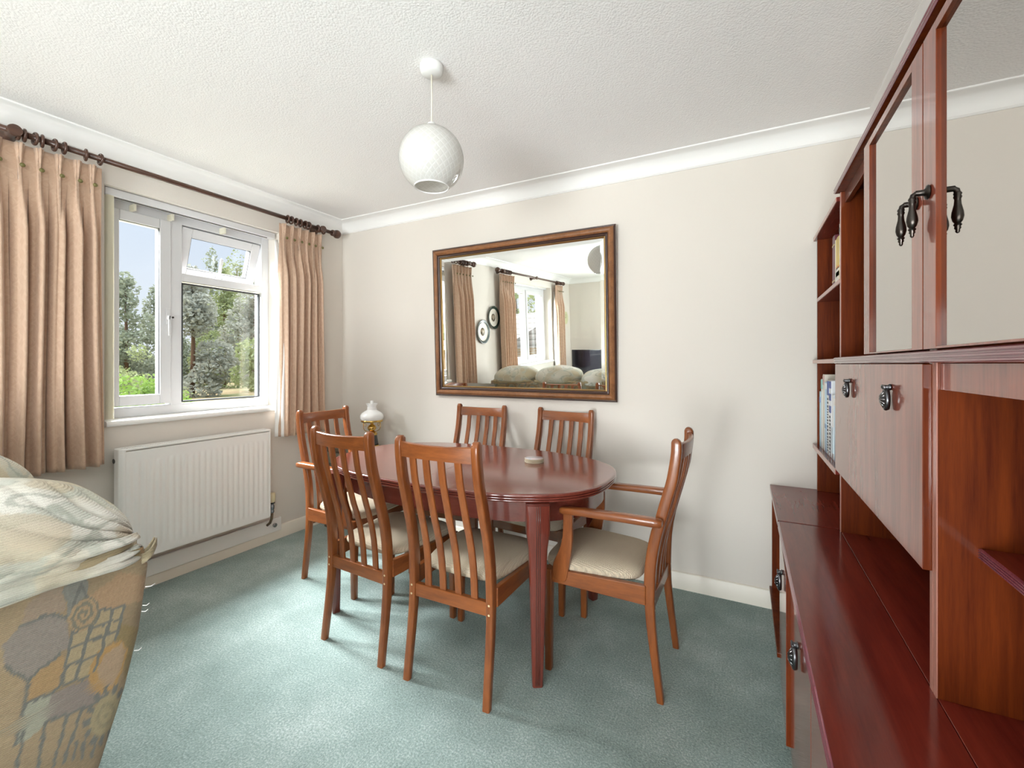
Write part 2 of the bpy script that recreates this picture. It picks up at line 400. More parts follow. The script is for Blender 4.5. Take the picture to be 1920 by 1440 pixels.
run('baseboard_front', sk, [(XL, YF, 1, 1), (PATIO_ADDED[0] - .05, YF, 0, 1)], M['skirting'], 0, False)
# boxed pipe run over the skirting, below the radiator
m = MB(); m.box(XL, .30, .062, XL + .022, 2.09, .155, bev=.003); o = struct(m.build('trim_2', M['white']))

def frame_rect(m, y0, y1, z0, z1, w, xa, xb, mi=0):     # four bars of a frame in a plane of constant x
    m.box(xa, y0, z0, xb, y0 + w, z1, mi, .004); m.box(xa, y1 - w, z0, xb, y1, z1, mi, .004)
    m.box(xa, y0 + w, z0, xb, y1 - w, z0 + w, mi, .004); m.box(xa, y0 + w, z1 - w, xb, y1 - w, z1, mi, .004)
def sill(parent, y0, y1, z):
    m = MB(); pr = [(XL - .14, z), (XL - .14, z - .03), (XL + .018, z - .03)]
    for i in range(7):
        a = -PI / 2 + PI * i / 6; pr.append((XL + .018 + .010 * math.cos(a), z - .015 + .015 * math.sin(a)))
    m.prism(pr, 'y', y0 - .0, y1 + .0); o = m.build('window_sill', M['white'], parent); smooth_by_angle(o, 50); return o
FX = -3.13                               # inner face of the window frames
# ---- window 1
y0, y1, z0, z1 = WIN1
m = MB(); frame_rect(m, y0, y1, z0, 2.19, .055, FX - .065, FX)
m.box(FX - .065, 1.457, z0 + .05, FX, 1.523, 2.14, 0, .004)
m.box(FX - .065, 1.52, 1.78, FX, 2.045, 1.832, 0, .004)
m.box(FX - .07, y0, 2.185, XL - .08, y1, z1)
w1 = struct(m.build('window_1', M['upvc']))
sill(w1, y0, y1, z0)
m = MB(); frame_rect(m, 1.143, 1.456, 1.022, 2.137, .058, FX - .05, FX + .012); sash = m.build('sash', M['upvc'], w1)
m = MB(); frame_rect(m, 1.196, 1.403, 1.075, 2.084, .006, FX - .012, FX + .006); m.build('gasket', M['gasket'], sash)
m = MB(); m.box(FX - .03, 1.19, 1.07, FX - .024, 1.41, 2.09); m.build('pane', M['pane'], sash)
m = MB(); m.box(FX + .012, 1.425, 1.50, FX + .022, 1.447, 1.60, bev=.003); m.box(FX + .02, 1.428, 1.53, FX + .042, 1.444, 1.555, bev=.003)
m.box(FX + .030, 1.430, 1.43, FX + .042, 1.443, 1.557, bev=.004); m.build('handle', M['upvc'], sash)
m = MB(); m.lathe([(.006, 0), (.006, .004)], n=12, mtx=Matrix.Translation((FX + .04, 1.4515, 1.545)) @ Matrix.Rotation(PI / 2, 4, 'Y')); m.build('key_lock', M['bronze'], sash)
m = MB(); frame_rect(m, 1.517, 2.028, 1.022, 1.772, .010, FX - .02, FX + .002); m.build('gasket', M['gasket'], w1)
m = MB(); m.box(FX - .03, 1.515, 1.02, FX - .024, 2.03, 1.775); m.build('pane', M['pane'], w1)
# top-hung sash, pushed open at its foot
hinge = Matrix.Translation((FX - .03, 0, 2.135)) @ Matrix.Rotation(math.radians(17), 4, 'Y')
m = MB()
def tb(a, b, c, d, e, f, mm=m): mm.box(a, b, c, d, e, f, 0, .004, hinge)
for (ya, yb, za, zb) in ((1.528, 1.586, -.315, 0), (1.975, 2.033, -.315, 0), (1.586, 1.975, -.315, -.258), (1.586, 1.975, -.058, 0)): tb(-.03, ya, za, .03, yb, zb)
ts = m.build('sash', M['upvc'], w1)
m = MB()
for (ya, yb, za, zb) in ((1.582, 1.589, -.262, -.054), (1.972, 1.979, -.262, -.054), (1.589, 1.972, -.262, -.255), (1.589, 1.972, -.061, -.054)): m.box(-.02, ya, za, .024, yb, zb, mtx=hinge)
m.build('gasket', M['gasket'], ts)
m = MB(); m.box(-.003, 1.58, -.264, .003, 1.98, -.052, mtx=hinge); m.build('pane', M['pane'], ts)
m = MB(); m.box(.03, 1.765, -.305, .046, 1.795, -.27, bev=.003, mtx=hinge); m.box(.042, 1.770, -.30, .056, 1.788, -.15, bev=.005, mtx=hinge); m.build('handle', M['upvc'], ts)
m = MB(); m.lathe([(.008, 0), (.008, .006)], n=12, mtx=hinge @ Matrix.Translation((.03, 1.812, -.297)) @ Matrix.Rotation(PI / 2, 4, 'Y')); m.build('key_lock', M['bronze'], ts)
# ---- window 2 (seen in the mirror)
y0, y1, z0, z1 = WIN2
m = MB(); frame_rect(m, y0, y1, z0, 2.19, .055, FX - .065, FX); m.box(FX - .065, -1.27, z0 + .05, FX, -1.20, 2.14, 0, .004)
m.box(FX - .07, y0, 2.185, XL - .08, y1, z1)
w2 = struct(m.build('window_2', M['upvc'])); sill(w2, y0, y1, z0)
for a, b in ((-1.965, -1.27), (-1.20, -.475)):
    m = MB(); frame_rect(m, a, b, 1.012, 2.137, .058, FX - .05, FX + .012); sash = m.build('sash', M['upvc'], w2)
    m = MB(); m.box(FX - .03, a + .05, 1.06, FX - .024, b - .05, 2.09); m.build('pane', M['pane'], sash)
    m = MB(); m.box(FX + .012, (a + b) / 2 - .04, 1.03, FX + .03, (a + b) / 2 + .06, 1.05, bev=.004); m.build('handle', M['upvc'], sash)
# ---- unseen glazed patio doors, added behind the camera for fill light
m = MB(); xa, xb, za, zb = PATIO_ADDED
for (p, q, r, s) in ((xa, xa + .06, 0, zb), (xb - .06, xb, 0, zb), ((xa + xb) / 2 - .06, (xa + xb) / 2 + .06, 0, zb), (xa, xb, zb - .06, zb), (xa, xb, .01, .08)): m.box(p, YF - .18, r, q, YF - .11, s, 0, .004)
w3 = struct(m.build('added_patio_doors', M['upvc']))
m = MB(); m.box(xa + .05, YF - .15, .07, xb - .05, YF - .144, zb - .05); m.build('pane', M['pane'], w3)

# ---- unseen window added in the right-hand wall, behind the camera, for fill light
m = MB(); frame_rect(m, WIN4_ADDED[0], WIN4_ADDED[1], WIN4_ADDED[2], WIN4_ADDED[3], .06, XR + .13, XR + .195); m.box(XR + .13, -1.59, WIN4_ADDED[2] + .05, XR + .195, -1.51, WIN4_ADDED[3] - .05)
w4 = struct(m.build('added_side_window', M['upvc']))
m = MB(); m.box(XR + .16, WIN4_ADDED[0] + .05, WIN4_ADDED[2] + .05, XR + .166, WIN4_ADDED[1] - .05, WIN4_ADDED[3] - .05); m.build('pane', M['pane'], w4)

# ------------------------------------------------------------------ vertical blind gathered at the left of window 1
bl = empty('vertical_blind', (XL - .055, 1.59, 2.195), 0, 'white vertical blind of cream vanes, gathered behind the long left curtain', 'blind')
def rel(o, p): return (p[0] - o.location.x, p[1] - o.location.y, p[2] - o.location.z)
m = MB(); m.box(-.022, -.485, -.022, .022, .49, .018, bev=.004); m.build('headrail', M['upvc'], bl)
m = MB(); m.box(-.004, -.44, -.026, .004, .44, -.0205); m.build('track_slot', M['dark_gap'], bl)
for k in range(7):
    yy = -.489 + k * .0035; ca, sa = math.cos(.62), math.sin(.62)
    def vf(u, v, o=0):
        t = (u - .5) * .086; b = .008 * math.sin(u * PI) + o
        return (t * ca + b * sa, yy + t * sa * .5 - b * ca + .004, -.026 - v * 1.165)
    m = MB(); m.grid(vf, 6, 2); m.grid(lambda u, v: vf(u, v, .0012), 6, 2)
    vn = m.build('vane', M['vane'], bl, fix=False)
    m = MB(); m.grid(lambda u, v: vf(u, 1 + v * .035), 6, 1); m.grid(lambda u, v: vf(u, 1 + v * .035, .004), 6, 1); m.build('bottom_weight', M['vane'], vn, fix=False)
for k, yy in enumerate((-.335, -.145, .16)):
    m = MB(); m.box(-.075, yy - .006, -.06, -.02, yy + .006, -.024); m.build('clip', M['vane'], bl)

# ------------------------------------------------------------------ curtains, poles, rings
POLE_X, POLE_Z = -2.907, 2.306
def make_pole(ya, yb, label):
    p = empty('curtain_pole', (POLE_X, (ya + yb) / 2, POLE_Z), 0, label, 'curtain pole')
    h = (yb - ya) / 2
    m = MB(); m.tube([(0, -h, 0), (0, h, 0)], .014, 14); m.build('rod', M['pole'], p)
    for s in (-1, 1):
        m = MB(); pr = [(.014, 0), (.024, .004), (.025, .014), (.017, .02), (.020, .026), (.030, .036), (.034, .05), (.032, .064), (.022, .076), (.006, .081)]
        m.lathe(pr, n=20, mtx=Matrix.Translation((0, s * h, 0)) @ Matrix.Rotation(-s * PI / 2, 4, 'X')); m.build('finial', M['pole'], p)
    return p, h
def add_bracket(p, y):
    y -= p.location.y
    m = MB(); mt = Matrix.Translation((0, y, -.003)) @ Matrix.Rotation(PI / 2, 4, 'Y')
    m.lathe([(.024, .034), (.026, .02), (.018, .008), (.020, -.02), (.016, -.05), (.030, -.07), (.032, -.088)], n=18, mtx=mt); m.build('bracket', M['pole'], p)
RING = None
def add_ring(y, label, group, tilt=0):
    global RING
    if RING is None:
        m = MB(); R = .0245
        m.tube([(R * math.cos(2 * PI * i / 24), 0, R * math.sin(2 * PI * i / 24)) for i in range(24)], .0062, 8, close=True)
        RING = m.build('curtain_ring', M['pole']); o = RING
    else:
        o = RING.copy(); COL.objects.link(o)
    o.location = (POLE_X, y, POLE_Z - .0042); o.rotation_euler = (0, 0, tilt)
    tag(o, label, 'curtain ring', group)
def make_curtain(ya, yb, npl, label, group, edge, seed, zt=2.262, zb=.745, lining=None, flat=0.0):
    rnd = random.Random(seed); c = empty('curtain', (POLE_X, (ya + yb) / 2, 0), 0, label, 'curtain', group)
    w = yb - ya; cen = [ya + w * (i + .5) / npl + rnd.uniform(-.12, .12) * w / npl for i in range(npl)]
    amp = [rnd.uniform(.75, 1.15) for _ in range(npl)]; ph = [rnd.uniform(-.3, .3) for _ in range(npl)]
    zbut = zt - .105
    def shape(u, v):
        z = zt - (zt - zb) * (v ** 1.0); y = ya + u * w
        t = max(0, min(1, (zbut - z) / .30)); t = t * t * (3 - 2 * t)
        top = max(0, min(1, (z - zbut) / (zt - zbut)))
        i = min(range(npl), key=lambda k: abs(cen[k] - y)); d = (y - cen[i]) / (w / npl)
        # below the buttons: deep rounded folds, two per pleat; above: narrow triple pinch
        fold = amp[i] * (.5 + .5 * math.cos(2 * PI * (d + ph[i] * .15 * v)))
        fold = fold ** .65
        small = .012 * math.sin(2 * PI * d * 2 + ph[i] * 6 + v * .8)
        lo = .062 * fold + small - .034
        spread = .10 + .16 * top
        pin = max(0, 1 - (abs(d) / spread) ** 2) if abs(d) < spread else 0
        tri = .5 + .5 * math.cos(2 * PI * d / spread * 1.5)
        hi = -.016 + .034 * pin * (.45 + .55 * tri) * (.7 + .3 * top)
        x = hi * (1 - t) + lo * t
        yy = y + .012 * math.sin(v * 3 + i) * v - (.35 * (y - cen[i]) * (1 - t) * (1 - top) if abs(d) < .3 else 0)
        return (x, yy - c.location.y, z)
    m = MB(); m.grid(shape, npl * 34, 60); o = m.build('cloth', M['curtain'], c)
    sd = o.modifiers.new('thick', 'SOLIDIFY'); sd.thickness = .003; sd.offset = -1
    for k in cen:
        m = MB(); m.lathe([(.001, .008), (.006, .007), (.0095, .003), (.0095, 0), (.006, -.003)], n=14, mtx=Matrix.Translation((.026, k - c.location.y, zbut)) @ Matrix.Rotation(PI / 2, 4, 'Y'))
        m.build('button', M['button'], c)
    if lining:
        a, b, zt2 = lining
        def ls(u, v):
            z = zt2 - (zt2 - zb + .0) * v; k = min(1, v * 4)
            return (-.052 + .048 * math.sin(u * PI * .95) * k + .010 * math.sin(u * 9 + v * 2.5) * k, a + (b - a) * u * (.35 + .65 * k) - c.location.y + .004 * math.sin(v * 5), z)
        m = MB(); m.grid(ls, 16, 40); o = m.build('lining', M['lining'], c); sd = o.modifiers.new('thick', 'SOLIDIFY'); sd.thickness = .0025
    return cen
pole1, _ = make_pole(.665, 2.475, 'dark turned wood curtain pole over the window above the radiator')
add_bracket(pole1, .735); add_bracket(pole1, 2.375)
make_curtain(.66, 1.052, 6, 'long peach curtain on the left of the window, beside the sofa', 'peach curtains', 1, 3)
make_curtain(2.035, 2.392, 6, 'peach curtain hanging to the right of the window, showing its white lining', 'peach curtains', -1, 5, lining=(2.028, 2.085, 2.15))
g1 = 'rings over the curtain beside the sofa'
for y in (.752, .772, .806, .830, .872, .906, .985, 1.042): add_ring(y, 'dark wooden curtain ring on the pole above the curtain beside the sofa', g1, random.uniform(-.2, .2))
g2 = 'rings over the curtain near the room corner'
for y in (2.090, 2.120, 2.160, 2.195, 2.235, 2.262, 2.345, 2.40): add_ring(y, 'dark wooden curtain ring on the pole above the curtain near the room corner', g2, random.uniform(-.25, .25))
pole2, _ = make_pole(-2.36, -.03, 'dark curtain pole over the second window, seen in the mirror')
for y in (-.12, -1.2, -2.28): add_bracket(pole2, y)
make_curtain(-.46, -.05, 7, 'peach curtain at the near side of the second window, reflected beside the wall plates', 'peach curtains', 1, 8)
make_curtain(-2.36, -2.06, 6, 'peach curtain at the far side of the second window, reflected next to the television', 'peach curtains', 1, 9, lining=(-2.09, -2.035, 2.15))
for y in [-.10 - .035 * i for i in range(8)]: add_ring(y, 'dark curtain ring reflected in the mirror above the curtain beside the wall plates', 'rings at the near side of the second window', random.uniform(-.2, .2))
for y in [-2.30 + .03 * i for i in range(8)]: add_ring(y, 'dark curtain ring reflected in the mirror above the curtain next to the television', 'rings at the far side of the second window', random.uniform(-.2, .2))

# ------------------------------------------------------------------ radiator
rad = empty('radiator', (XL, 1.5455, .2), 0, 'white ribbed panel radiator under the window', 'radiator')
L = .823; H = .612
m = MB()
nr = 24
def rib(u, v):
    y = -L / 2 + .012 + u * (L - .024); z = .008 + v * (H - .028)
    d = ((u * nr) % 1.0) - .5
    prof = .5 + .5 * math.cos(PI * d / .40) if abs(d) < .40 else 0; prof = prof ** .5
    e = min(1, max(0, (z - .045) / .016)) * min(1, max(0, (H - .075 - z) / .012))
    return (.094 + .0028 * prof * e, y, z)
m.grid(rib, nr * 10, 60); m.box(.078, -L / 2 + .010, .004, .0935, L / 2 - .008, H - .018)
m.build('front_panel', M['radiator'], rad)
m = MB(); m.box(.03, -L / 2 + .02, .01, .045, L / 2 - .02, H - .03); m.build('rear_panel', M['radiator'], rad)
m = MB(); m.box(.026, L / 2 - .009, .01, .0985, L / 2, H, bev=.003); m.build('end_cap', M['radiator'], rad)
m = MB()
poly = [(.026, .010), (.026, -.012), (.05, -.022), (.085, -.018), (.098, -.004), (.0985, .012)]
m.prism([(x, y - L / 2) for x, y in poly], 'z', .0, H); o = m.build('end_cap', M['radiator'], rad); bevel(o, .004)
m = MB(); m.lathe([(.013, 0), (.013, .004)], n=16, mtx=Matrix.Translation((.046, -L / 2 - .019, H - .065)) @ Matrix.Rotation(PI / 2, 4, 'X')); m.build('blanking_hole', M['bronze'], rad)
m = MB(); m.box(.026, -L / 2 + .005, H - .012, .034, L / 2 - .005, H, bev=.002); m.box(.088, -L / 2 + .005, H - .012, .0985, L / 2 - .005, H, bev=.003)
n = 56
for i in range(n):
    yy = -L / 2 + .02 + (L - .04) * i / (n - 1); m.box(.034, yy - .0045, H - .006, .088, yy + .0045, H - .002)
m.build('top_grille', M['radiator'], rad)
m = MB(); m.box(.035, -L / 2 + .01, H - .05, .086, L / 2 - .01, H - .03); m.build('inner_fins', M['dark_gap'], rad)
vv = empty('radiator_valve', (XL + .055, 1.995, .245), 0, 'cream thermostatic radiator valve on a short pipe, at the right end of the radiator', 'valve')
m = MB(); m.lathe([(.017, .045), (.021, .05), (.022, .095), (.020, .108), (.010, .112)], n=20); m.build('thermostat_head', mat('cream_valve_plastic', (.72, .64, .42), .4), vv)
m = MB(); m.lathe([(.019, .038), (.019, .046)], n=18); m.build('collar', M['black'], vv)
m = MB(); m.lathe([(.010, -.03), (.014, -.026), (.014, -.012), (.010, -.008), (.015, 0), (.015, .02), (.011, .024), (.012, .038)], n=16); m.tube([(0, -.045, .01), (0, 0, .01)], .010, 12); m.build('valve_body', M['chrome'], vv)
m = MB(); m.tube([(0, 0, -.03), (0, -.002, -.07), (-.01, -.008, -.10), (-.03, -.016, -.118)], .0085, 10); m.build('pipe', mat('dull_copper_pipe', (.22, .17, .12), .45, .8), vv)
m = MB(); m.lathe([(.014, 0), (.015, .012), (.010, .016)], n=16, mtx=Matrix.Translation((XL + .022, 2.035, .112)) @ Matrix.Rotation(PI / 2, 4, 'Y')); tag(m.build('pipe_stub', M['pewter']), 'small dull metal pipe end poking out of the white pipe boxing by the radiator valve', 'pipe')

# ------------------------------------------------------------------ pendant lamp
pd = empty('pendant_lamp', (-1.094, 1.412, ZC), 0, 'white swirled glass globe pendant lamp hanging from the ceiling', 'pendant lamp')
m = MB(); m.lathe([(.045, 0), (.046, -.012), (.042, -.03), (.036, -.036), (.004, -.038)], n=28)
m.build('ceiling_rose', M['plastic_white'], pd)
m = MB(); m.tube([(0, 0, -.034), (.001, 0, -.12), (0, 0, -.236)], .0032, 8); m.build('flex', M['flex'], pd)
m = MB(); m.lathe([(.006, -.226), (.016, -.23), (.017, -.246), (.026, -.248), (.027, -.256)], n=20); m.build('lampholder', M['plastic_white'], pd)
R, zc = .1265, -.372
m = MB(); prof = []
a0, a1 = math.asin(.027 / R), PI - math.asin(.066 / R)
n, ns = 64, 36
def gl_f(r):
    def f(u, v):
        a = a0 + (a1 - a0) * v
        return (r * math.sin(a) * math.cos(2 * PI * u), r * math.sin(a) * math.sin(2 * PI * u), zc + r * 1.0 * math.cos(a))
    return f
m.grid(gl_f(R), n, ns); m.grid(gl_f(R - .004), n, ns)
me_b = m.build('globe_shade', M['globe'], pd, fix=False)
uvl = me_b.data.uv_layers.new(name='UVMap')
for poly in me_b.data.polygons:
    us = []
    for li in poly.loop_indices:
        i = me_b.data.loops[li].vertex_index % ((n + 1) * (ns + 1)); us.append((li, (i % (n + 1)) / n, (i // (n + 1)) / ns))
    for li, u, v in us: uvl.data[li].uv = (u, v)
m = MB(); m.tube([(.0665 * math.cos(2 * PI * i / 40), .0665 * math.sin(2 * PI * i / 40), zc - math.sqrt(R * R - .066 ** 2)) for i in range(40)], .003, 8, close=True); m.build('rim', M['opal'], me_b)
m = MB(); m.lathe([(.013, -.256), (.013, -.275), (.028, -.31), (.030, -.335), (.020, -.358), (.004, -.366)], n=20); m.build('bulb', M['opal'], pd)

# ------------------------------------------------------------------ wall mirror
mr_t = empty('wall_mirror', (-1.338, YB - .006, 1.034), 0, 'large wood-framed wall mirror hanging above the two far dining chairs', 'mirror')
mr_t.rotation_euler = (math.radians(2.35), 0, 0)          # the top hangs forward
MW, MH = 1.335, 1.052
def rect_loft(o, name, prof, matl, parent):               # prof: (inset from the outer edge, depth toward the room)
    m = MB(); rings = []
    for (cx, cz, dx, dz) in ((-MW / 2, 0, 1, 1), (MW / 2, 0, -1, 1), (MW / 2, MH, -1, -1), (-MW / 2, MH, 1, -1)):
        rings.append([(cx + dx * p[0], -p[1], cz + dz * p[0]) for p in prof])
    rings.append(rings[0]); m.loft(rings, True, False, 0, False)
    return m.build(name, matl, parent)
fr_o = rect_loft(None, 'frame', [(0, 0), (0, .014), (.006, .020), (.010, .019), (.016, .028), (.026, .033), (.036, .031), (.044, .024), (.052, .018), (.06, .018), (.06, 0)], M['mirror_frame'], mr_t)
rect_loft(None, 'dark_band', [(-.001, 0), (-.001, .0145), (.006, .0212), (.0098, .0202), (.009, .017), (.004, .010), (.004, 0)], M['frame_dark'], fr_o)
rect_loft(None, 'dark_band', [(.043, .0245), (.046, .0262), (.050, .0215), (.054, .0225), (.060, .0195), (.064, .014), (.064, .004), (.05, .004)], M['frame_dark'], fr_o)
rect_loft(None, 'gilt_slip', [(.062, .004), (.062, .0155), (.066, .0165), (.071, .012), (.072, .0105), (.072, .004)], M['gilt'], fr_o)
m = MB(); a, b = .07, .094
rings = []
for ins, d in ((a, .0075), (b, .0087)):
    rings.append([(-MW / 2 + ins, -d, ins), (MW / 2 - ins, -d, ins), (MW / 2 - ins, -d, MH - ins), (-MW / 2 + ins, -d, MH - ins)])
m.loft(rings, True, False, 0, False)
m.add([tuple(p) for p in rings[1]], [(0, 1, 2, 3)])
m.add([(p[0], -.004, p[2]) for p in rings[0]], [(3, 2, 1, 0)])
m.build('mirror_glass', M['mirror'], mr_t)

# ------------------------------------------------------------------ dining table
TC = (-1.283, 1.959); TA, TBB, TN = .760, .468, 2.61
tb_o = empty('dining_table', (TC[0], TC[1], 0), 0, 'oval red mahogany dining table with a reeded edge', 'dining table')
def sup(a, b, t, n=TN):
    c, s = math.cos(t), math.sin(t)
    return (a * abs(c) ** (2 / n) * (1 if c >= 0 else -1), b * abs(s) ** (2 / n) * (1 if s >= 0 else -1))
NT = 96
def half_ring(side, off, z):
    pts = []
    for i in range(NT + 1):
        t = -PI / 2 + PI * i / NT
        x, y = sup(TA - off, TBB - off, t); pts.append((side * max(x, .0006), y, z))
    return pts
edge = [(.012, .7155), (.004, .7165), (.001, .7185), (.000, .7215), (.001, .7245), (.0062, .7262), (.001, .728), (0, .7310), (.001, .734), (.0062, .7357), (.001, .7375), (0, .7405), (.0008, .745), (.003, .7482), (.006, .7495), (.010, .75)]
for side in (1, -1):
    m = MB(); m.loft([half_ring(side, o, z) for o, z in edge], True, True, 0, True)
    o = m.build('tabletop_leaf', M['table'], tb_o); smooth_by_angle(o, 50)
m = MB(); ring = lambda off, z: [(*sup(TA - off, TBB - off, 2 * PI * i / 120), z) for i in range(120)]
m.loft([ring(.058, .622), ring(.058, .716), ring(.078, .716), ring(.078, .622), ring(.058, .622)], True, False); o = m.build('apron', M['table'], tb_o); smooth_by_angle(o, 40)
for sx in (1, -1):
    for sy in (1, -1):
        px, py = sx * .560, sy * .357
        g = Vector(((abs(px) / TA) ** (TN - 1) / TA * sx, (abs(py) / TBB) ** (TN - 1) / TBB * sy, 0)).normalized()
        rz = math.atan2(g.y, g.x)
        mt = Matrix.Translation((px, py, 0)) @ Matrix.Rotation(rz, 4, 'Z')
        m = MB(); rings = []
        for z, w, off in ((0, .038, -.006), (.004, .042, -.006), (.08, .046, -.005), (.30, .058, -.002), (.48, .068, 0), (.545, .073, .0), (.585, .084, 0), (.605, .090, 0), (.625, .092, 0), (.7155, .092, 0)):
            rings.append([(p[0] + off + .012, p[1], z) for p in rrect(w * .9, w, w * .14, 3)])
        m.loft(rings, True, True, 0, True); lg = m.build('leg', M['table_leg'], tb_o); smooth_by_angle(lg, 45)
        for k in (-.007, 0, .007):
            def gx(z): return interp([(0, .019), (.08, .0207), (.30, .0261), (.48, .0306), (.545, .0329), (.585, .0378), (.605, .0405), (.72, .0414)], z) + .012 + interp([(0, -.006), (.48, 0)], z)
            m2 = MB(); m2.tube([(gx(z) - .0004, k, z) for z in (.01, .08, .2, .30, .40, .48, .52, .545, .565, .585, .605, .65, .714)], .0017, 6); rd = m2.build('groove', M['frame_dark'], lg)
            rd.matrix_parent_inverse = Matrix.Identity(4)
        lg.data.transform(mt)
        for ch in kids(lg): ch.data.transform(mt)

# coasters
for k in range(4):
    m = MB(); zz = k * .0052
    m.lathe([(.0485, 0), (.050, .0008), (.050, .0040), (.0485, .0048)], n=40, mtx=Matrix.Translation((random.uniform(-.002, .002), random.uniform(-.002, .002), 0)))
    o = m.build('coaster', [M.setdefault('cork', mat('tan_coaster_board', (.50, .42, .30), .7))], None, (-.971, 2.116, .7502 + zz))
    nm = ['lowest coaster of the round stack, resting on the tabletop', 'second coaster up in the round stack on the table', 'third coaster up in the round stack on the table', 'topmost round coaster of the stack on the table, with a pale printed face'][k]
    tag(o, nm, 'coaster', 'round coasters stacked on the table')
    if k == 3:
        pm = mat('printed_coaster_face', (.5, .5, .52), .25, coat=.4)
        LK(pm, cramp(pm, noise_tex(pm, coords(pm), 30, 2, .5), [(.35, (.40, .42, .46)), (.5, (.55, .50, .50)), (.65, (.62, .45, .44))]), P(pm).inputs['Base Color'])
        m = MB(); m.lathe([(.048, .0045), (.048, .0051), (.001, .0052)], n=40); m.build('printed_face', pm, o)

# ------------------------------------------------------------------ dining chairs (origin: floor, midway between front and back feet; front = +y)
D0 = -.22
POST = [(0, 0), (.072, .009), (.144, .019), (.216, .028), (.289, .036), (.363, .040), (.438, .040), (.499, .037), (.561, .029), (.624, .016), (.687, -.002), (.750, -.019), (.826, -.040), (.902, -.052), (.954, -.057), (.985, -.053)]
PW = [(0, .026), (.144, .029), (.289, .034), (.363, .037), (.438, .041), (.75, .041), (.826, .040), (.902, .038), (.985, .036)]
def px_of(z): return .1835 - .011 * z / .985
def bow(x, z):                                 # the back curves backward between the posts
    return -.024 * (1 - (x / .17) ** 2) * min(1, max(0, (z - .36) / .3))
def make_chair(arms):
    t = empty('dining_chair', (0, 0, 0))
    for s in (-1, 1):
        m = MB(); rings = []
        for z, d in [(q, interp(POST, q)) for q in [i * .964 / 38 for i in range(39)] + [.968, .972, .975, .978, .980, .982, .9835, .9845, .985]]:
            w = interp(PW, z); th = .030; k = 1.0
            if z > .964: k = math.sqrt(max(0.02, 1 - ((z - .964) / .0212) ** 2))
            rings.append([(s * px_of(z) + p[0], D0 + d + p[1], z) for p in rrect(th * (.55 + .45 * k), w * k, .006 * k, 3)])
        m.loft(rings, True, True); o = m.build('back_post', M['chair'], t); smooth_by_angle(o, 50)
        for z in (.368, .333):
            m = MB(); d = D0 + interp(POST, z) - interp(PW, z) / 2
            m.lathe([(.0042, 0), (.0042, .0012)], n=12, mtx=Matrix.Translation((s * px_of(z), d + .0006, z)) @ Matrix.Rotation(PI / 2, 4, 'X'))
            m.build('screw_plug', simple('pale_screw_plug', (.62, .50, .30), .5), o)
        # front leg
        m = MB(); rings = []
        for z, w in ((0, .026), (.003, .029), (.2, .032), (.36, .037), (.425 if not arms else .42, .037)):
            rings.append([(s * .215 + p[0] - s * (.0 if z else 0), D0 + .44 + p[1], z) for p in rrect(w, w, .006, 3)])
        m.loft(rings, True, True); o = m.build('front_leg', M['chair'], t); smooth_by_angle(o, 50)
        # side rail
        m = MB()
        a = [(s * .178, D0 + .052), (s * .200, D0 + .052), (s * .224, D0 + .425), (s * .202, D0 + .425)]
        zt = [(.352, .425), (.352, .425), (.366, .420), (.366, .420)]
        m.add([(*p, z[0]) for p, z in zip(a, zt)] + [(*p, z[1]) for p, z in zip(a, zt)], [(0, 3, 2, 1), (4, 5, 6, 7), (0, 1, 5, 4), (1, 2, 6, 5), (2, 3, 7, 6), (3, 0, 4, 7)])
        o = m.build('side_rail', M['chair_y'], t); bevel(o, .003)
    m = MB(); m.box(-.2, D0 + .43, .366, .2, D0 + .452, .42, bev=.003); m.build('front_rail', M['chair_x'], t)
    m = MB(); m.box(-.168, D0 + .028, .322, .168, D0 + .050, .374, bev=.003); m.build('back_rail', M['chair_x'], t)
    # crest rail
    m = MB()
    rings = []
    for i in range(25):
        x = -.162 + .324 * i / 24; zz = [(.905, -.009), (.905, .009), (.962, .009), (.965, .006), (.965, -.006), (.962, -.009)]
        rings.append([(x, D0 + interp(POST, z) + bow(x, z) + dy, z - .004 * (1 - (x / .162) ** 2) * (1 if z > .93 else -.6)) for z, dy in zz])
    m.loft(rings, True, True); o = m.build('crest_rail', M['chair_x'], t); smooth_by_angle(o, 40)
    for x0 in (-.108, -.036, .036, .108):
        m = MB(); rings = []
        for i in range(31):
            z = .368 + (.912 - .368) * i / 30; y = D0 + interp(POST, z) + bow(x0, z); sl = (interp(POST, z + .02) - interp(POST, z - .02)) / .04
            xx = x0 * (1 - .06 * (z - .368) / .55)
            rings.append([(xx + p[0], y + p[1], z - p[1] * sl) for p in rrect(.030, .011, .0035, 3)])
        m.loft(rings, True, True); o = m.build('back_slat', M['chair'], t); smooth_by_angle(o, 45)
    # upholstered seat
    def outline(tt, k):
        n = 5.5; c, s = math.cos(tt), math.sin(tt)
        u = abs(c) ** (2 / n) * (1 if c >= 0 else -1); v = abs(s) ** (2 / n) * (1 if s >= 0 else -1)
        y = D0 + .275 + v * .197 * (1 - .0 * k); hw = .176 + (.222 - .176) * (v + 1) / 2
        if v > .5: y += .012 * (1 - u * u)
        return u * hw, y
    m = MB(); n = 72; cx, cy = 0, D0 + .275
    rings = []
    for k, z in ((.93, .418), (.97, .419), (.995, .425), (1.0, .433), (.985, .444), (.94, .455), (.85, .4645), (.7, .4715), (.5, .4765), (.28, .479), (.1, .480)):
        rr = []
        for i in range(n):
            x, y = outline(2 * PI * i / n, k); rr.append((cx + (x - cx) * k, cy + (y - cy) * k, z))
        rings.append(rr)
    m.loft(rings, True, True); m.build('seat_cushion', M['seat'], t)
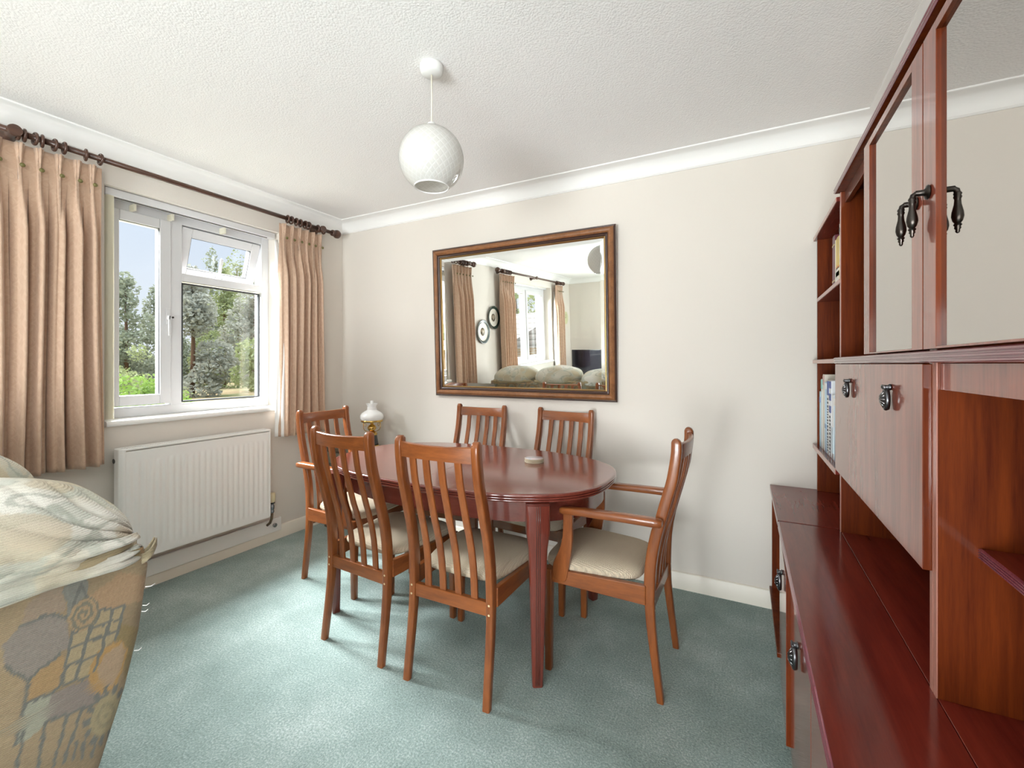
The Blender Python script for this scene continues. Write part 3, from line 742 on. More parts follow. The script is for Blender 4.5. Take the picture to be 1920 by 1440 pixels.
    if arms:
        for s in (-1, 1):
            m = MB(); rings = []
            for d, zc, w, th in ((-.012, .676, .030, .020), (-.004, .676, .040, .027), (.02, .677, .046, .030), (.12, .676, .045, .029), (.28, .672, .045, .028), (.372, .668, .046, .027), (.384, .668, .043, .024), (.387, .668, .036, .018)):
                rings.append([(s * .217 + p[0], D0 + d, zc + p[1]) for p in rrect(w, th, .007, 3)])
            m.loft(rings, True, True); o = m.build('arm', M['chair_y'], t); smooth_by_angle(o, 50)
            poly = [(.334, .655), (.374, .655), (.3745, .60), (.377, .56), (.386, .52), (.398, .49), (.411, .463), (.418, .445), (.421, .42), (.418, .395), (.407, .382), (.385, .377), (.366, .378), (.358, .395), (.352, .43), (.345, .47), (.339, .51), (.335, .56)]
            m = MB(); m.prism([(D0 + a, b) for a, b in poly], 'x', s * .226, s * .248 if False else s * .206); 
            o = m.build('arm_support', M['chair'], t); bevel(o, .004)
    return t
side = make_chair(False); arm = make_chair(True)
def put(o, back, ang, label, first=[None]):
    """back = midpoint of the back feet, ang = heading of the front from +y, anticlockwise"""
    c, s = math.cos(ang), math.sin(ang)
    o.location = (back[0] - s * .22, back[1] + c * .22, 0); o.rotation_euler = (0, 0, ang)
    tag(o, label, 'chair', 'dining chairs around the oval table')
R_ = math.radians
put(side, (-1.0135, 1.392), R_(.9), 'armless dining chair on the camera side of the table, nearer the wall unit')
o = copy_tree(side); put(o, (-1.526, 1.406), R_(-3.3), 'armless dining chair on the camera side of the table, nearer the radiator')
o = copy_tree(side); put(o, (-1.590, 2.553), R_(183.5), 'armless dining chair against the back wall, left one below the mirror')
o = copy_tree(side); put(o, (-.990, 2.553), R_(175.5), 'armless dining chair against the back wall, right one below the mirror')
put(arm, (-.2725, 1.9135), R_(90 - 1.2), 'carver chair with arms at the right end of the table')
o = copy_tree(arm); put(o, (-2.298, 1.945), R_(-90), 'carver chair with arms at the window end of the table')

# ------------------------------------------------------------------ corner cabinet with oil lamp
cb = empty('side_table', (-2.67, 2.505, 0), 0, 'small grey-green side table with one drawer, in the corner behind the window-end carver chair', 'side table')
gm = mat('grey_green_table_paint', (.115, .10, .072), .45)
bxo('top', gm, cb, (-.25, -.135, .598, .25, .135, .622), .004)
bxo('frame', gm, cb, (-.23, -.118, .49, .23, .12, .598), .003)
dr = bxo('drawer', simple('grey_drawer_front', (.20, .19, .145), .4), cb, (-.19, -.128, .505, .19, -.117, .587), .003)
m = MB(); m.lathe([(.005, 0), (.006, .012), (.013, .018), (.012, .026), (.004, .03)], n=14, mtx=Matrix.Translation((-.05, -.128, .545)) @ Matrix.Rotation(PI / 2, 4, 'X')); m.build('knob', M['black'], dr)
for sx in (-1, 1):
    for sy in (-1, 1): bxo('leg', gm, cb, (sx * .205 - .014, sy * .10 - .014, 0, sx * .205 + .014, sy * .10 + .014, .49), .003)
lp = empty('table_lamp', (-2.50, 2.50, .622), 0, 'small brass and black oil-style table lamp with a white glass shade, in the corner', 'lamp')
m = MB(); m.lathe([(.056, 0), (.058, .006), (.055, .014)], n=32); m.build('foot', M['black'], lp)
m = MB(); m.lathe([(.0545, .013), (.056, .018), (.052, .026), (.050, .028)], n=32); m.build('brass_ring', M['brass'], lp)
m = MB(); m.lathe([(.050, .026), (.046, .05), (.039, .095), (.0365, .103)], n=32); m.build('black_column', M['black'], lp)
m = MB(); m.lathe([(.0365, .102), (.040, .106), (.040, .116), (.034, .121), (.030, .124), (.026, .128), (.010, .132)], n=32); m.build('brass_collar', M['brass'], lp)
m = MB(); m.lathe([(.010, .130), (.020, .136), (.030, .146), (.033, .158), (.026, .172), (.012, .182), (.012, .2), (.016, .205), (.016, .212)], n=28); m.build('burner', M['brass'], lp)
for k in range(3):
    a = R_(15 + 120 * k); ca, sa = math.cos(a), math.sin(a)
    pts = [(.012, .131), (.04, .133), (.062, .145), (.071, .165), (.070, .187), (.068, .205)]
    sp_ = [(.069, .187), (.060, .197), (.050, .192), (.047, .180), (.053, .171), (.060, .175), (.058, .183)]
    m = MB(); m.tube([(r * ca, r * sa, z) for r, z in pts], .0026, 8); m.tube([(r * ca, r * sa, z) for r, z in sp_], .0022, 8); m.build('scroll_arm', M['brass'], lp)
m = MB(); m.lathe([(.072, .204), (.079, .204), (.081, .212), (.078, .218), (.072, .218)], n=36); m.build('shade_ring', M['brass'], lp)
m = MB(); sh = [(.076, .215), (.084, .226), (.0875, .240), (.084, .255), (.073, .270), (.055, .283), (.038, .291), (.034, .297), (.036, .302), (.034, .308), (.033, .318), (.037, .330), (.044, .341)]
m.lathe(sh, n=40, cap=False); m.lathe([(r - .003, z) for r, z in sh], n=40, cap=False); m.build('glass_shade', M['opal'], lp, fix=False)
m = MB(); m.lathe([(.014, .212), (.020, .24), (.014, .28), (.0115, .362)], n=24, cap=False); m.build('glass_chimney', M['opal'], lp)

# ------------------------------------------------------------------ wall unit along the right wall
def woff(o):
    v = Vector((0, 0, 0))
    while o: v += o.location; o = o.parent
    return v
def wbox(name, mats, parent, dims, bev=.002):
    m = MB(); m.box(*dims, bev=bev); o = m.build(name, mats, parent); o.data.transform(Matrix.Translation(-woff(parent))); return o
def wmb(m, name, mats, parent):
    o = m.build(name, mats, parent); o.data.transform(Matrix.Translation(-woff(parent))); return o
XW = .598
def side_faces(o):                                        # board edges get a darker, duller veneer to keep bright reflections off them
    o.data.materials.append(M['unit'])
    for p in o.data.polygons:
        if abs(p.normal.x) < .7: p.material_index = len(o.data.materials) - 1
    return o
def reeded(m, x, y0, y1, z0, z1, depth, n=3):           # a board whose front edge (facing -x) carries n small reeds
    pr = [(x + depth, z0), (x + .004, z0)]
    h = (z1 - z0)
    for i in range(n):
        for k in range(6):
            a = PI * k / 5; pr.append((x + .0035 - .0035 * math.sin(a), z0 + h * (i + .06 + .88 * k / 5) / n))
    pr += [(x + .004, z1), (x + depth, z1)]
    m.prism([(a, b) for a, b in pr], 'y', y0, y1)
def drop_pull(parent, x, y, z, s=1.0):                    # hanging oval pull on a small mount, on a face looking to -x
    m = MB(); m.lathe([(.007 * s, 0), (.008 * s, .003), (.005 * s, .006), (.005 * s, .014), (.006 * s, .017)], n=16, mtx=Matrix.Translation((x, y, z)) @ Matrix.Rotation(-PI / 2, 4, 'Y'))
    m.box(x - .017, y - .011 * s, z - .004, x - .011, y + .011 * s, z + .004, bev=.002)
    pr = []
    for r, d in ((.90, -.004), (.98, -.001), (1, .002), (.96, .0045), (.86, .006), (.82, .0055), (.70, .007), (.45, .0115), (.2, .0135), (.05, .014)):
        pr.append([(x - .008 - d * s, y + .0170 * s * r * math.cos(2 * PI * i / 28), z - .029 * s + .027 * s * r * math.sin(2 * PI * i / 28)) for i in range(28)])
    m.loft(pr, True, True)
    pull = wmb(m, 'drop_handle', M['dark_pewter'], parent); m = MB()
    for i in range(12):
        a = 2 * PI * i / 12; m.tube([(x - .008 - .0130 * s, y + .004 * math.cos(a), z - .029 * s + .007 * math.sin(a)), (x - .008 - .0062 * s, y + .0125 * s * math.cos(a), z - .029 * s + .0200 * s * math.sin(a))], .0014, 5)
    e = m.build('star_boss', M['pewter'], pull); e.data.transform(Matrix.Translation(-woff(pull))); return pull
BAYS = [('A', 1.116, 2.046), ('B', .19, 1.114)]
for nm, ya, yb in BAYS:
    near = nm == 'B'
    cbn = empty('base_cabinet', (.37, (ya + yb) / 2, 0), 0, 'low mahogany cupboard base nearest the camera, under the long worktop' if near else 'low mahogany cupboard base with two pewter drop handles, under the glass-door unit', 'cabinet', 'low cupboards of the wall unit')
    m = MB(); m.box(.145, ya + .002, .10, XW, ya + .018, .611); m.box(.145, yb - .018, .10, XW, yb - .002, .611); m.box(.145, ya + .018, .10, XW, yb - .018, .116); m.box(XW - .012, ya + .018, .116, XW, yb - .018, .611); m.box(.145, (ya + yb) / 2 - .008, .116, XW, (ya + yb) / 2 + .008, .611)
    wmb(m, 'carcass', M['unit'], cbn)
    wbox('plinth', M['unit'], cbn, (.185, ya + .01, 0, .57, yb - .01, .10))
    mid = (ya + yb) / 2
    for k, (p, q) in enumerate(((mid + .002, yb - .002), (ya + .002, mid - .002))):
        m = MB(); tw = .011 if (k == 0 and not near) else 0
        m.add([(.124 - tw, p, .10), (.141 - tw, p, .10), (.141, q, .10), (.124, q, .10), (.124 - tw, p, .606), (.141 - tw, p, .606), (.141, q, .606), (.124, q, .606)],
              [(0, 3, 2, 1), (4, 5, 6, 7), (0, 1, 5, 4), (1, 2, 6, 5), (2, 3, 7, 6), (3, 0, 4, 7)])
        d = side_faces(wmb(m, 'door', M['unit_front'], cbn)); bevel(d, .002)
        drop_pull(d, .123 - tw * .5, p + (q - p) * (.44 if k == 0 else .48), .545, 1.15)
wt = empty('worktop', (.22, 1.12, .626), 0, 'long polished mahogany worktop with a purple reeded front edge, on the low cupboards', 'worktop')
m = MB(); m.box(.1225, .19, .612, .3168, 2.046, .64); wmb(m, 'board', M['unit_flat'], wt)
wbox('rear_board', M['unit_flat'], wt, (.3185, .19, .612, XW, 2.046, .64), .001)
m = MB(); reeded(m, .118, .19, 2.046, .6115, .6395, .0045); wmb(m, 'reeded_edge', M['unit_edge'], wt)
# open end unit between the cupboards and the back wall
eu = empty('end_shelf_unit', (.37, 2.355, 0), 0, 'low open-fronted mahogany end shelf unit against the back wall, joined to the worktop', 'shelf unit')
wbox('top', M['unit_flat'], eu, (.118, 2.058, .615, XW, 2.655, .64))
wbox('side_panel', M['unit'], eu, (.127, 2.058, .10, XW, 2.074, .615)); wbox('side_panel', M['unit'], eu, (.127, 2.635, .10, XW, 2.652, .615))
wbox('bottom_shelf', M['unit'], eu, (.116, 2.050, .098, XW, 2.654, .117)); wbox('back_panel', M['unit'], eu, (XW - .012, 2.074, .117, XW, 2.635, .615))
wbox('plinth', M['unit'], eu, (.2, 2.07, 0, .57, 2.62, .098))
# upper cabinets
for nm, ya, yb in (('A', 1.114, 2.036), ('B', .19, 1.112)):
    near = nm == 'B'
    ht = empty('display_cabinet', (.46, (ya + yb) / 2, .64), 0, 'tall upper cabinet nearest the camera with a reflective glass door and an open bay below' if near else 'tall upper cabinet with a drop-down flap and one reflective glass door, beside the bookcase', 'cabinet', 'upper cabinets of the wall unit')
    for p in (ya, yb - .016):
        sp_o = wbox('side_panel', M['unit'], ht, (.318, p, .64, XW, p + .016, 1.896), .001)
        m = MB(); m.box(.3165, p + .0005, .64, .3182, p + .0155, 1.896); e = m.build('edge_strip', M['unit_trim'], sp_o); e.data.transform(Matrix.Translation(-woff(sp_o)))
    wbox('back_panel', M['unit'], ht, (XW - .012, ya + .016, .64, XW, yb - .016, 1.896), 0)
    mid = (ya + yb) / 2 + .012
    wbox('divider', M['unit'], ht, (.330, mid - .008, 1.286, XW - .012, mid + .008, 1.86), .001)
    wbox('top_rail', M['unit'], ht, (.330, ya + .016, 1.855, .345, yb - .016, 1.897), .001)
    if not near:
        wbox('compartment_floor', M['unit'], ht, (.320, ya + .016, .868, XW - .012, yb - .016, .884), .001)
        fl_o = wbox('flap_door', M['unit_front'], ht, (.302, ya + .002, .868, .3165, yb - .002, 1.2605), .0015); side_faces(fl_o)
        for yy in (1.318, 1.765): drop_pull(fl_o, .3015, yy, 1.207, .98)
    else:
        wbox('fascia', M['unit_front'], ht, (.322, ya + .016, 1.213, .336, yb - .016, 1.262), .001)
        sh = wbox('inner_shelf', M['unit_flat'], ht, (.377, ya + .016, .911, XW - .012, yb - .017, .930), .001)
        m = MB(); reeded(m, .372, ya + .016, yb - .017, .911, .9297, .006, 4); e = m.build('reeded_edge', M['unit_edge'], sh); e.data.transform(Matrix.Translation(-woff(sh)))
    spans = [(ya + .002, ya + .470)] if not near else [(yb - .468, yb - .0005), (ya + .002, yb - .471)]
    for k, (p, q) in enumerate(spans):
        d0 = MB(); sw = .062
        for (a, b, c_, e_) in ((p, p + sw, 1.288, 1.873), (q - sw, q, 1.288, 1.873), (p + sw, q - sw, 1.855, 1.873), (p + sw, q - sw, 1.288, 1.292)): d0.box(.302, a, c_, .3225, b, e_, bev=.0008)
        gd = wmb(d0, 'glass_door', M['unit_front'], ht)
        side_faces(gd)
        m = MB(); m.box(.3095, p + sw - .006, 1.289, .3130, q - sw + .006, 1.860); e = m.build('glass_panel', M['smoked'], gd); e.data.transform(Matrix.Translation(-woff(gd)))
        if k == 0:
            hy = (p + .032) if not near else (q - .030)
            m = MB(); ro = Matrix.Translation((.302, hy, 1.577)) @ Matrix.Rotation(-PI / 2, 4, 'Y')
            m.lathe([(.012, 0), (.0135, .002), (.0125, .004), (.008, .0055), (.0055, .008), (.0052, .020)], n=20, mtx=ro)
            m.tube([(.300, hy, 1.577), (.284, hy, 1.577), (.2795, hy, 1.574), (.278, hy, 1.567)], .0048, 10)
            m.lathe([(.0048, 0), (.0062, -.003), (.0050, -.006), (.0062, -.009), (.0046, -.013), (.0052, -.022), (.0082, -.036), (.0088, -.044), (.0070, -.052), (.0045, -.056), (.0062, -.059), (.0042, -.062), (.0050, -.065), (.0030, -.068), (.0034, -.071), (.0015, -.074)], n=18, mtx=Matrix.Translation((.278, hy, 1.570)))
            e = m.build('lever_handle', M['bronze'], gd); e.data.transform(Matrix.Translation(-woff(gd))); smooth_by_angle(e, 60)
lip = empty('display_shelf', (.45, 1.12, 1.27), 0, 'long mahogany shelf board with a reeded edge, at eye level below the glass doors', 'shelf')
m = MB(); m.box(.304, .19, 1.2635, .3175, 2.046, 1.285); wmb(m, 'board', M['unit_flat'], lip)
m = MB(); reeded(m, .2985, .19, 2.046, 1.2625, 1.285, .006); wmb(m, 'reeded_edge', M['unit_edge'], lip)
cor = empty('cornice_board', (.45, 1.12, 1.9), 0, 'long mahogany cornice board along the top of the upper cabinets', 'cornice')
m = MB(); m.box(.3025, .19, 1.8975, XW, 2.04, 1.915); wmb(m, 'board', M['unit'], cor)
m = MB(); reeded(m, .2975, .19, 2.04, 1.8975, 1.915, .0055, 2); wmb(m, 'reeded_edge', M['unit_edge'], cor)
# corner bookcase
bk = empty('corner_bookcase', (.46, 2.35, .64), 0, 'narrow open mahogany bookcase in the corner by the back wall, holding books on two shelves', 'bookcase')
wbox('end_panel', M['unit'], bk, (.318, 2.620, .6405, XW, 2.636, 1.868), .001)
wbox('back_panel', M['unit'], bk, (XW - .012, 2.038, .6405, XW, 2.62, 1.868), 0)
for nmx, x, z0, z1 in (('shelf', .302, .846, .868), ('shelf', .302, 1.2635, 1.281), ('shelf', .316, 1.563, 1.580), ('top', .305, 1.868, 1.885)):
    o = wbox(nmx, M['unit_flat'], bk, (x + .002, 2.040 if z0 < 1.5 else 2.037, z0, XW - .012, 2.650 if x < .31 else 2.62, z1), .001)
    m = MB(); m.box(x, 2.048 if z0 < 1.5 and z0 > .9 else 2.04, z0 + .0006, x + .0025, 2.650 if x < .31 else 2.62, z1 - .0006); e = m.build('edge_strip', M['unit_trim'], o); e.data.transform(Matrix.Translation(-woff(o)))

# ------------------------------------------------------------------ books (spines look to -x)
PAPER = mat('book_page_block', (.78, .74, .64), .8)
def make_book(y0, th, z0, h, x, depth, col, label, group, bands=(), face=None):
    o = empty('book', (x, y0 + th / 2, z0), 0, label, 'book', group)
    cm = mat('book_cover', col, .4, coat=.2)
    m = MB(); t = .003
    m.box(0, -th / 2, 0, depth, -th / 2 + t, h, bev=.001); m.box(0, th / 2 - t, 0, depth, th / 2, h, bev=.001)
    m.loft([[(x0_ - .004 * math.cos(a), th / 2 * math.sin(a), zz) for a, x0_ in [(-PI / 2 + PI * i / 8, .003) for i in range(9)]] + [(.006, th / 2 - .001, zz), (.006, -th / 2 + .001, zz)] for zz in (0, h)], True, True)
    m.build('cover', cm, o)
    m = MB(); m.box(.005, -th / 2 + t, .003, depth - .004, th / 2 - t, h - .003); m.build('page_block', PAPER, o)
    for (z0_, z1_, c) in bands:
        m = MB(); m.box(-.0016, -th * .40, h * z0_, .001, th * .40, h * z1_); m.build('spine_band', simple('spine_band_%d_%d_%d' % tuple(int(q * 99) for q in c), c, .45), o)
    return o
def lettering(o, th, h, z0, z1, col, seed):              # rows of small dark strokes that read as a title down the spine
    rnd = random.Random(seed); m = MB(); z = z0
    while z < z1:
        l = rnd.uniform(.006, .013); m.box(-.0018, -th * .22, h * z, 0, th * .22, h * z + l * .8); z += (l + .004) / h
    m.build('spine_lettering', simple('spine_ink_%d' % int(col[0] * 99), col, .5), o)
lo = 'books on the lower shelf of the corner bookcase'
B = [(2.545, .042, .262, (.42, .66, .80), 'short pale blue book, furthest along the lower shelf of the corner bookcase', [(.80, .9, (.25, .35, .62))]),
     (2.490, .050, .322, (.80, .84, .82), 'tall white book with a teal top, second from the back wall on the lower shelf', [(.86, .99, (.25, .58, .55))]),
     (2.435, .050, .345, (.74, .68, .58), 'tallest beige book on the lower shelf of the corner bookcase', [(.86, .985, (.52, .36, .33))]),
     (2.372, .058, .312, (.50, .72, .90), 'tall sky blue book beside the tallest beige one on the lower shelf', [(.34, .40, (.25, .40, .60)), (.9, .985, (.82, .84, .84))]),
     (2.318, .050, .322, (.86, .86, .84), 'white book with black title lettering and a blue top on the lower shelf', [(.80, .99, (.06, .11, .36))]),
     (2.262, .052, .322, (.82, .85, .90), 'book with a blue gingham spine on the lower shelf', [(.90, .99, (.05, .09, .33)), (.74, .83, (.05, .09, .33)), (.58, .67, (.05, .09, .33))]),
     (2.205, .053, .266, (.84, .87, .90), 'white and pale blue book near the flap on the lower shelf', [(.1, .5, (.62, .76, .86))]),
     (2.148, .053, .262, (.60, .76, .88), 'pale blue book with a white top, nearest the flap on the lower shelf', [(.86, .97, (.86, .86, .84))]),
     (2.090, .054, .35, (.72, .69, .62), 'beige book hidden behind the flap edge on the lower shelf', [])]
for i, (y, th, h, c, lb, bands) in enumerate(B):
    o = make_book(y, th, .8685, h, .3225, .20, c, lb, lo, bands)
    if i in (4, 5): lettering(o, th, h, .05, .55 if i == 5 else .78, (.03, .03, .04), i)
up = 'books on the upper shelf of the corner bookcase'
U = [(2.236, .060, .212, (.14, .022, .04), 'burgundy book on the upper shelf of the corner bookcase', [(.1, .13, (.55, .42, .2)), (.8, .83, (.55, .42, .2))]),
     (2.215, .018, .185, (.80, .77, .68), 'thin cream book between the burgundy and yellow books', []),
     (2.140, .072, .186, (.78, .56, .10), 'yellow book with fruit motifs low on its spine, upper shelf', [(.02, .34, (.84, .82, .74)), (.16, .26, (.10, .38, .10)), (.32, .38, (.75, .30, .08))]),
     (2.118, .020, .226, (.84, .83, .80), 'slim white book with a black band, beside the yellow book', [(.86, .93, (.03, .03, .03))]),
     (2.082, .034, .235, (.86, .87, .86), 'tall white book near the glass-door cabinet on the upper shelf', []),
     (2.044, .034, .262, (.06, .16, .20), 'dark teal book, closest to the glass-door cabinet on the upper shelf', [])]
for y, th, h, c, lb, bands in U: make_book(y, th, 1.5805, h, .331, .18, c, lb, up, bands)

# ------------------------------------------------------------------ sofa seen from its right end
sf = empty('sofa', (-1.97, .0, 0), 0, 'high-backed sofa in faded tapestry fabric with rumpled pillow backs', 'sofa')
REAR = [(0, .30), (.25, .345), (.466, .403), (.597, .444), (.704, .468), (.832, .484), (.875, .476)]      # z, y of the rear face
def rear(z): return interp(REAR, z)
def inpoly(p, poly):
    c = False; j = len(poly) - 1
    for i in range(len(poly)):
        (xi, yi), (xj, yj) = poly[i], poly[j]
        if (yi > p[1]) != (yj > p[1]) and p[0] < (xj - xi) * (p[1] - yi) / (yj - yi) + xi: c = not c
        j = i
    return c
def segd(p, a, b):
    ax, ay = a; dx, dy = b[0] - ax, b[1] - ay; t = max(0, min(1, ((p[0] - ax) * dx + (p[1] - ay) * dy) / (dx * dx + dy * dy + 1e-12)))
    return math.hypot(p[0] - ax - t * dx, p[1] - ay - t * dy)
LIL, ORA, OLI, TAN, SAG, GRY, SLA, CRM = (.255, .225, .195), (.35, .235, .12), (.235, .18, .09), (.35, .255, .155), (.32, .32, .25), (.185, .175, .135), (.155, .155, .14), (.35, .285, .175)
SHAPES = [([(.30, .835), (.345, .865), (.352, .80), (.329, .805), (.293, .803)], (.30, .235, .175)), ([(.345, .84), (.372, .868), (.385, .84), (.381, .811), (.366, .795), (.353, .785), (.348, .765), (.354, .80), (.352, .82)], (.21, .21, .185)), ([(.309, .80), (.318, .812), (.321, .80), (.313, .79)], (.38, .29, .18)),
          ([(.382, .811), (.434, .838), (.48, .81), (.475, .762), (.439, .769), (.398, .778)], (.36, .245, .15)),
          ([(.429, .735), (.467, .709), (.457, .656), (.45, .625), (.439, .613), (.443, .676), (.427, .702)], OLI),
          ([(.293, .803), (.329, .805), (.353, .787), (.357, .73), (.338, .725), (.3, .703), (.275, .743), (.272, .783)], LIL),
          ([(.307, .703), (.344, .725), (.35, .706), (.342, .666), (.298, .664), (.302, .697)], ORA),
          ([(.331, .658), (.382, .654), (.388, .631), (.411, .602), (.386, .6), (.325, .613)], (.235, .20, .175)),
          ([(.298, .663), (.331, .657), (.325, .608), (.305, .6), (.287, .599)], SAG),
          ([(.398, .778), (.44, .768), (.425, .706), (.414, .704), (.39, .684), (.382, .657), (.344, .667), (.349, .703), (.357, .735), (.361, .762)], CRM),
          ([(.386, .676), (.398, .699), (.432, .702), (.446, .677), (.439, .644), (.427, .614), (.405, .61), (.39, .627), (.382, .657)], (.38, .235, .095)),
          ([(.398, .668), (.411, .688), (.434, .695), (.443, .676), (.432, .637), (.42, .616), (.405, .626), (.398, .646)], (.35, .255, .17)),
          ([(.268, .737), (.281, .734), (.295, .706), (.268, .689)], (.32, .245, .15))]
LINES = [[(.297, .616), (.288, .559)], [(.323, .609), (.314, .538)], [(.353, .601), (.333, .523)], [(.373, .6), (.348, .521)], [(.366, .544), (.361, .518)], [(.377, .535), (.373, .509)], [(.394, .531), (.388, .498)],
         [(.398, .778), (.44, .768), (.425, .706)], [(.382, .657), (.344, .667), (.357, .735), (.361, .762)], [(.42, .766), (.404, .70), (.392, .665)], [(.40, .772), (.382, .735), (.366, .668)], [(.362, .752), (.432, .745)], [(.357, .728), (.425, .723)], [(.35, .698), (.40, .69)],
         [(.293, .803), (.329, .805), (.353, .787)], [(.275, .743), (.3, .703), (.344, .725)], [(.298, .664), (.331, .66), (.342, .666)], [(.382, .811), (.372, .84), (.36, .80)], [(.287, .599), (.298, .663), (.302, .697)], [(.325, .613), (.386, .6), (.411, .602)]]
def palette(k): return [LIL, ORA, OLI, TAN, SAG, GRY, CRM, (.44, .32, .19)][k % 8]
def motif(y, z):
    """woven tapestry pattern: patches, ladder lines, a spiral and a sun wheel"""
    jx = .003 * noise.noise(Vector((y * 90, z * 90, 1))); y += jx; z += .003 * noise.noise(Vector((y * 90, z * 90, 5)))
    col = Vector(TAN)
    n1 = noise.noise(Vector((y * 9, z * 9, 2.2))); col = Vector(palette(int((n1 + 1) * 9)))
    if .25 < y < .49 and .44 < z < .86: col = Vector((.28, .215, .135)) * (1 + .35 * n1)
    for poly, c in SHAPES:
        if inpoly((y, z), poly): col = Vector(c)
    for ln in LINES:
        for a, b in zip(ln, ln[1:]):
            if segd((y, z), a, b) < .0026: col = Vector(SLA)
    dy, dz = (y - .377) / .72, (z - .781); r = math.hypot(dy, dz); a = math.atan2(dz, dy)
    if r < .031:
        sp_ = (r / .031 * 2.4 - a / (2 * PI)) % 1.0
        col = Vector(GRY) if sp_ < .5 else Vector(TAN)
    dy, dz = (y - .410) / .62, (z - .566); r = math.hypot(dy, dz); a = math.atan2(dz, dy)
    if r < .038: col = Vector((.30, .255, .155))
    if abs(r - .020) < .0035 or r < .005: col = Vector((.24, .21, .135))
    if .038 < r < .056 and math.sin(a * 13) > .0: col = Vector(SLA)
    tw = noise.noise(Vector((y * 260, z * 260, 3)))
    return col * (1 + .16 * tw)
def cushion_col(x, y, z):
    n1 = noise.noise(Vector((x * 5.5, y * 5.5, z * 5.5 + 3))); n2 = noise.noise(Vector((x * 16, y * 16, z * 16))); n3 = noise.noise(Vector((x * 9 + 7, y * 9, z * 9)))
    c = Vector((.70, .685, .63)).lerp(Vector((.53, .48, .35)), max(0, min(1, .5 + 1.2 * n1)))
    if n2 > .18: c = c.lerp(Vector((.47, .50, .44)), .6)
    if n3 > .22: c = c.lerp(Vector((.50, .40, .26)), .5)
    if abs(n3) < .035: c = c.lerp(Vector((.30, .32, .27)), .6)
    return c
def paint(o, fn):
    ca = o.data.color_attributes.new('pattern', 'FLOAT_COLOR', 'POINT'); off = woff(o)
    for i, q in enumerate(o.data.vertices):
        c = fn(q.co + off); ca.data[i].color = (c[0], c[1], c[2], 1)
    return o
def fbuild(m, name, parent, fn, fix=True):
    o = m.build(name, M['fabric'], parent, fix=fix); o.data.transform(Matrix.Translation(-woff(parent))); return paint(o, fn)
X0, X1 = -2.82, -1.12
def front(z): return interp([(0, -.47), (.56, -.47), (.62, -.40), (.64, .10), (.70, .17), (.875, .215)], z)
for sx, xo in ((1, X1), (-1, X0)):
    m = MB()
    nzv, nyv = (200, 230) if sx > 0 else (24, 20)
    def sp_f(u, v):
        z = .03 + .845 * v; a, b = front(z), rear(z)
        uu = u ** .45 if sx > 0 else u
        y = a + (b - a) * uu
        e = min(1, (b - y) / .025); bulge = .012 * math.sqrt(max(0, 1 - (1 - e) ** 2))
        return (xo - sx * .012 + sx * bulge, y, z)
    m.grid(sp_f, nyv, nzv)
    o = fbuild(m, 'end_panel', sf, lambda p: motif(p.y, p.z), fix=False)
    if sx < 0: o.data.flip_normals()
m = MB()
def rear_f(u, v):
    z = .03 + .845 * v; return (X0 + .012 + (X1 - X0 - .024) * u, rear(z) - .001 , z)
m.grid(rear_f, 120, 60)
m.grid(lambda u, v: (X0 + .012 + (X1 - X0 - .024) * u, front(.875) + (rear(.875) - front(.875)) * v, .875), 40, 8)
fbuild(m, 'back_panel', sf, lambda p: motif(p.x * .8 + 3, p.z))
m = MB(); m.box(X0 + .25, -.47, .05, X1 - .25, .20, .30, bev=.02); m.box(X0 + .02, .02, .05, X1 - .02, .28, .87, bev=.02)
for a, b in ((X0 + .012, X0 + .25), (X1 - .25, X1 - .012)): m.box(a, -.46, .05, b, .2, .60, bev=.04)
fbuild(m, 'base_frame', sf, lambda p: Vector(TAN))
for k in range(2):
    m = MB(); w = (X1 - X0 - .5) / 2; a = X0 + .25 + w * k; m.box(a + .004, -.49, .30, a + w - .004, .05, .47, bev=.05); fbuild(m, 'seat_cushion', sf, lambda p: cushion_col(*p))
def sgnp(v, p): return math.copysign(abs(v) ** p, v)
def pillow(cx, w, seed, rough_):
    m = MB(); cy, cz = .285, (.918 if rough_ else .950)
    def f(u, v):
        th = 2 * PI * u; ph = -PI / 2 + PI * v
        cu, su, cv, sv = math.cos(th), math.sin(th), math.cos(ph), math.sin(ph)
        cs = abs(cv) ** .72
        x = w / 2 * sgnp(cu, .70) * cs; y = .235 * sgnp(su, .78) * cs; z = .098 * sgnp(sv, .85)
        z += -.050 * (max(0, y) / .235) ** 2 * (1 if sv > -.3 else .5) - .030 * (abs(x) / (w / 2)) ** 3
        wx, wy = cx + x, cy + y
        n = noise.noise(Vector((wx * 6 + seed, wy * 6, z * 6))) * .010 + noise.noise(Vector((wx * 4 + seed, wy * 11, z * 18))) * .006
        side_ = max(0, min(1, (cu - .05) / .5)) if rough_ else 0
        if side_:                                   # creases that fan out from the tied rear corner, over the end of the pillow
            dy, dz = (cy + .225 - wy), (cz + z) - .868
            r = math.hypot(dy, dz); ang = math.atan2(dz, dy)
            wv = math.sin(ang * 15 + .8 * math.sin(r * 16)); wv = -(1 - abs(wv)) ** 2
            n += side_ * .014 * wv * math.exp(-((r - .07) / .13) ** 2) + side_ * .005 * math.sin((wy + .6 * z) * 60) * math.exp(-((z + .02) / .03) ** 2)
        d = Vector((x / (w / 2) ** 2, y / .235 ** 2, z / .098 ** 2)); d = d.normalized() if d.length > 1e-6 else Vector((0, 0, sv))
        return (cx + x + d.x * n, cy + y + d.y * n, cz + z + d.z * n)
    m.grid(f, 220, 120)
    # rolled hem lying round the foot of the pillow
    return fbuild(m, 'pillow_back', sf, lambda p: cushion_col(*p))
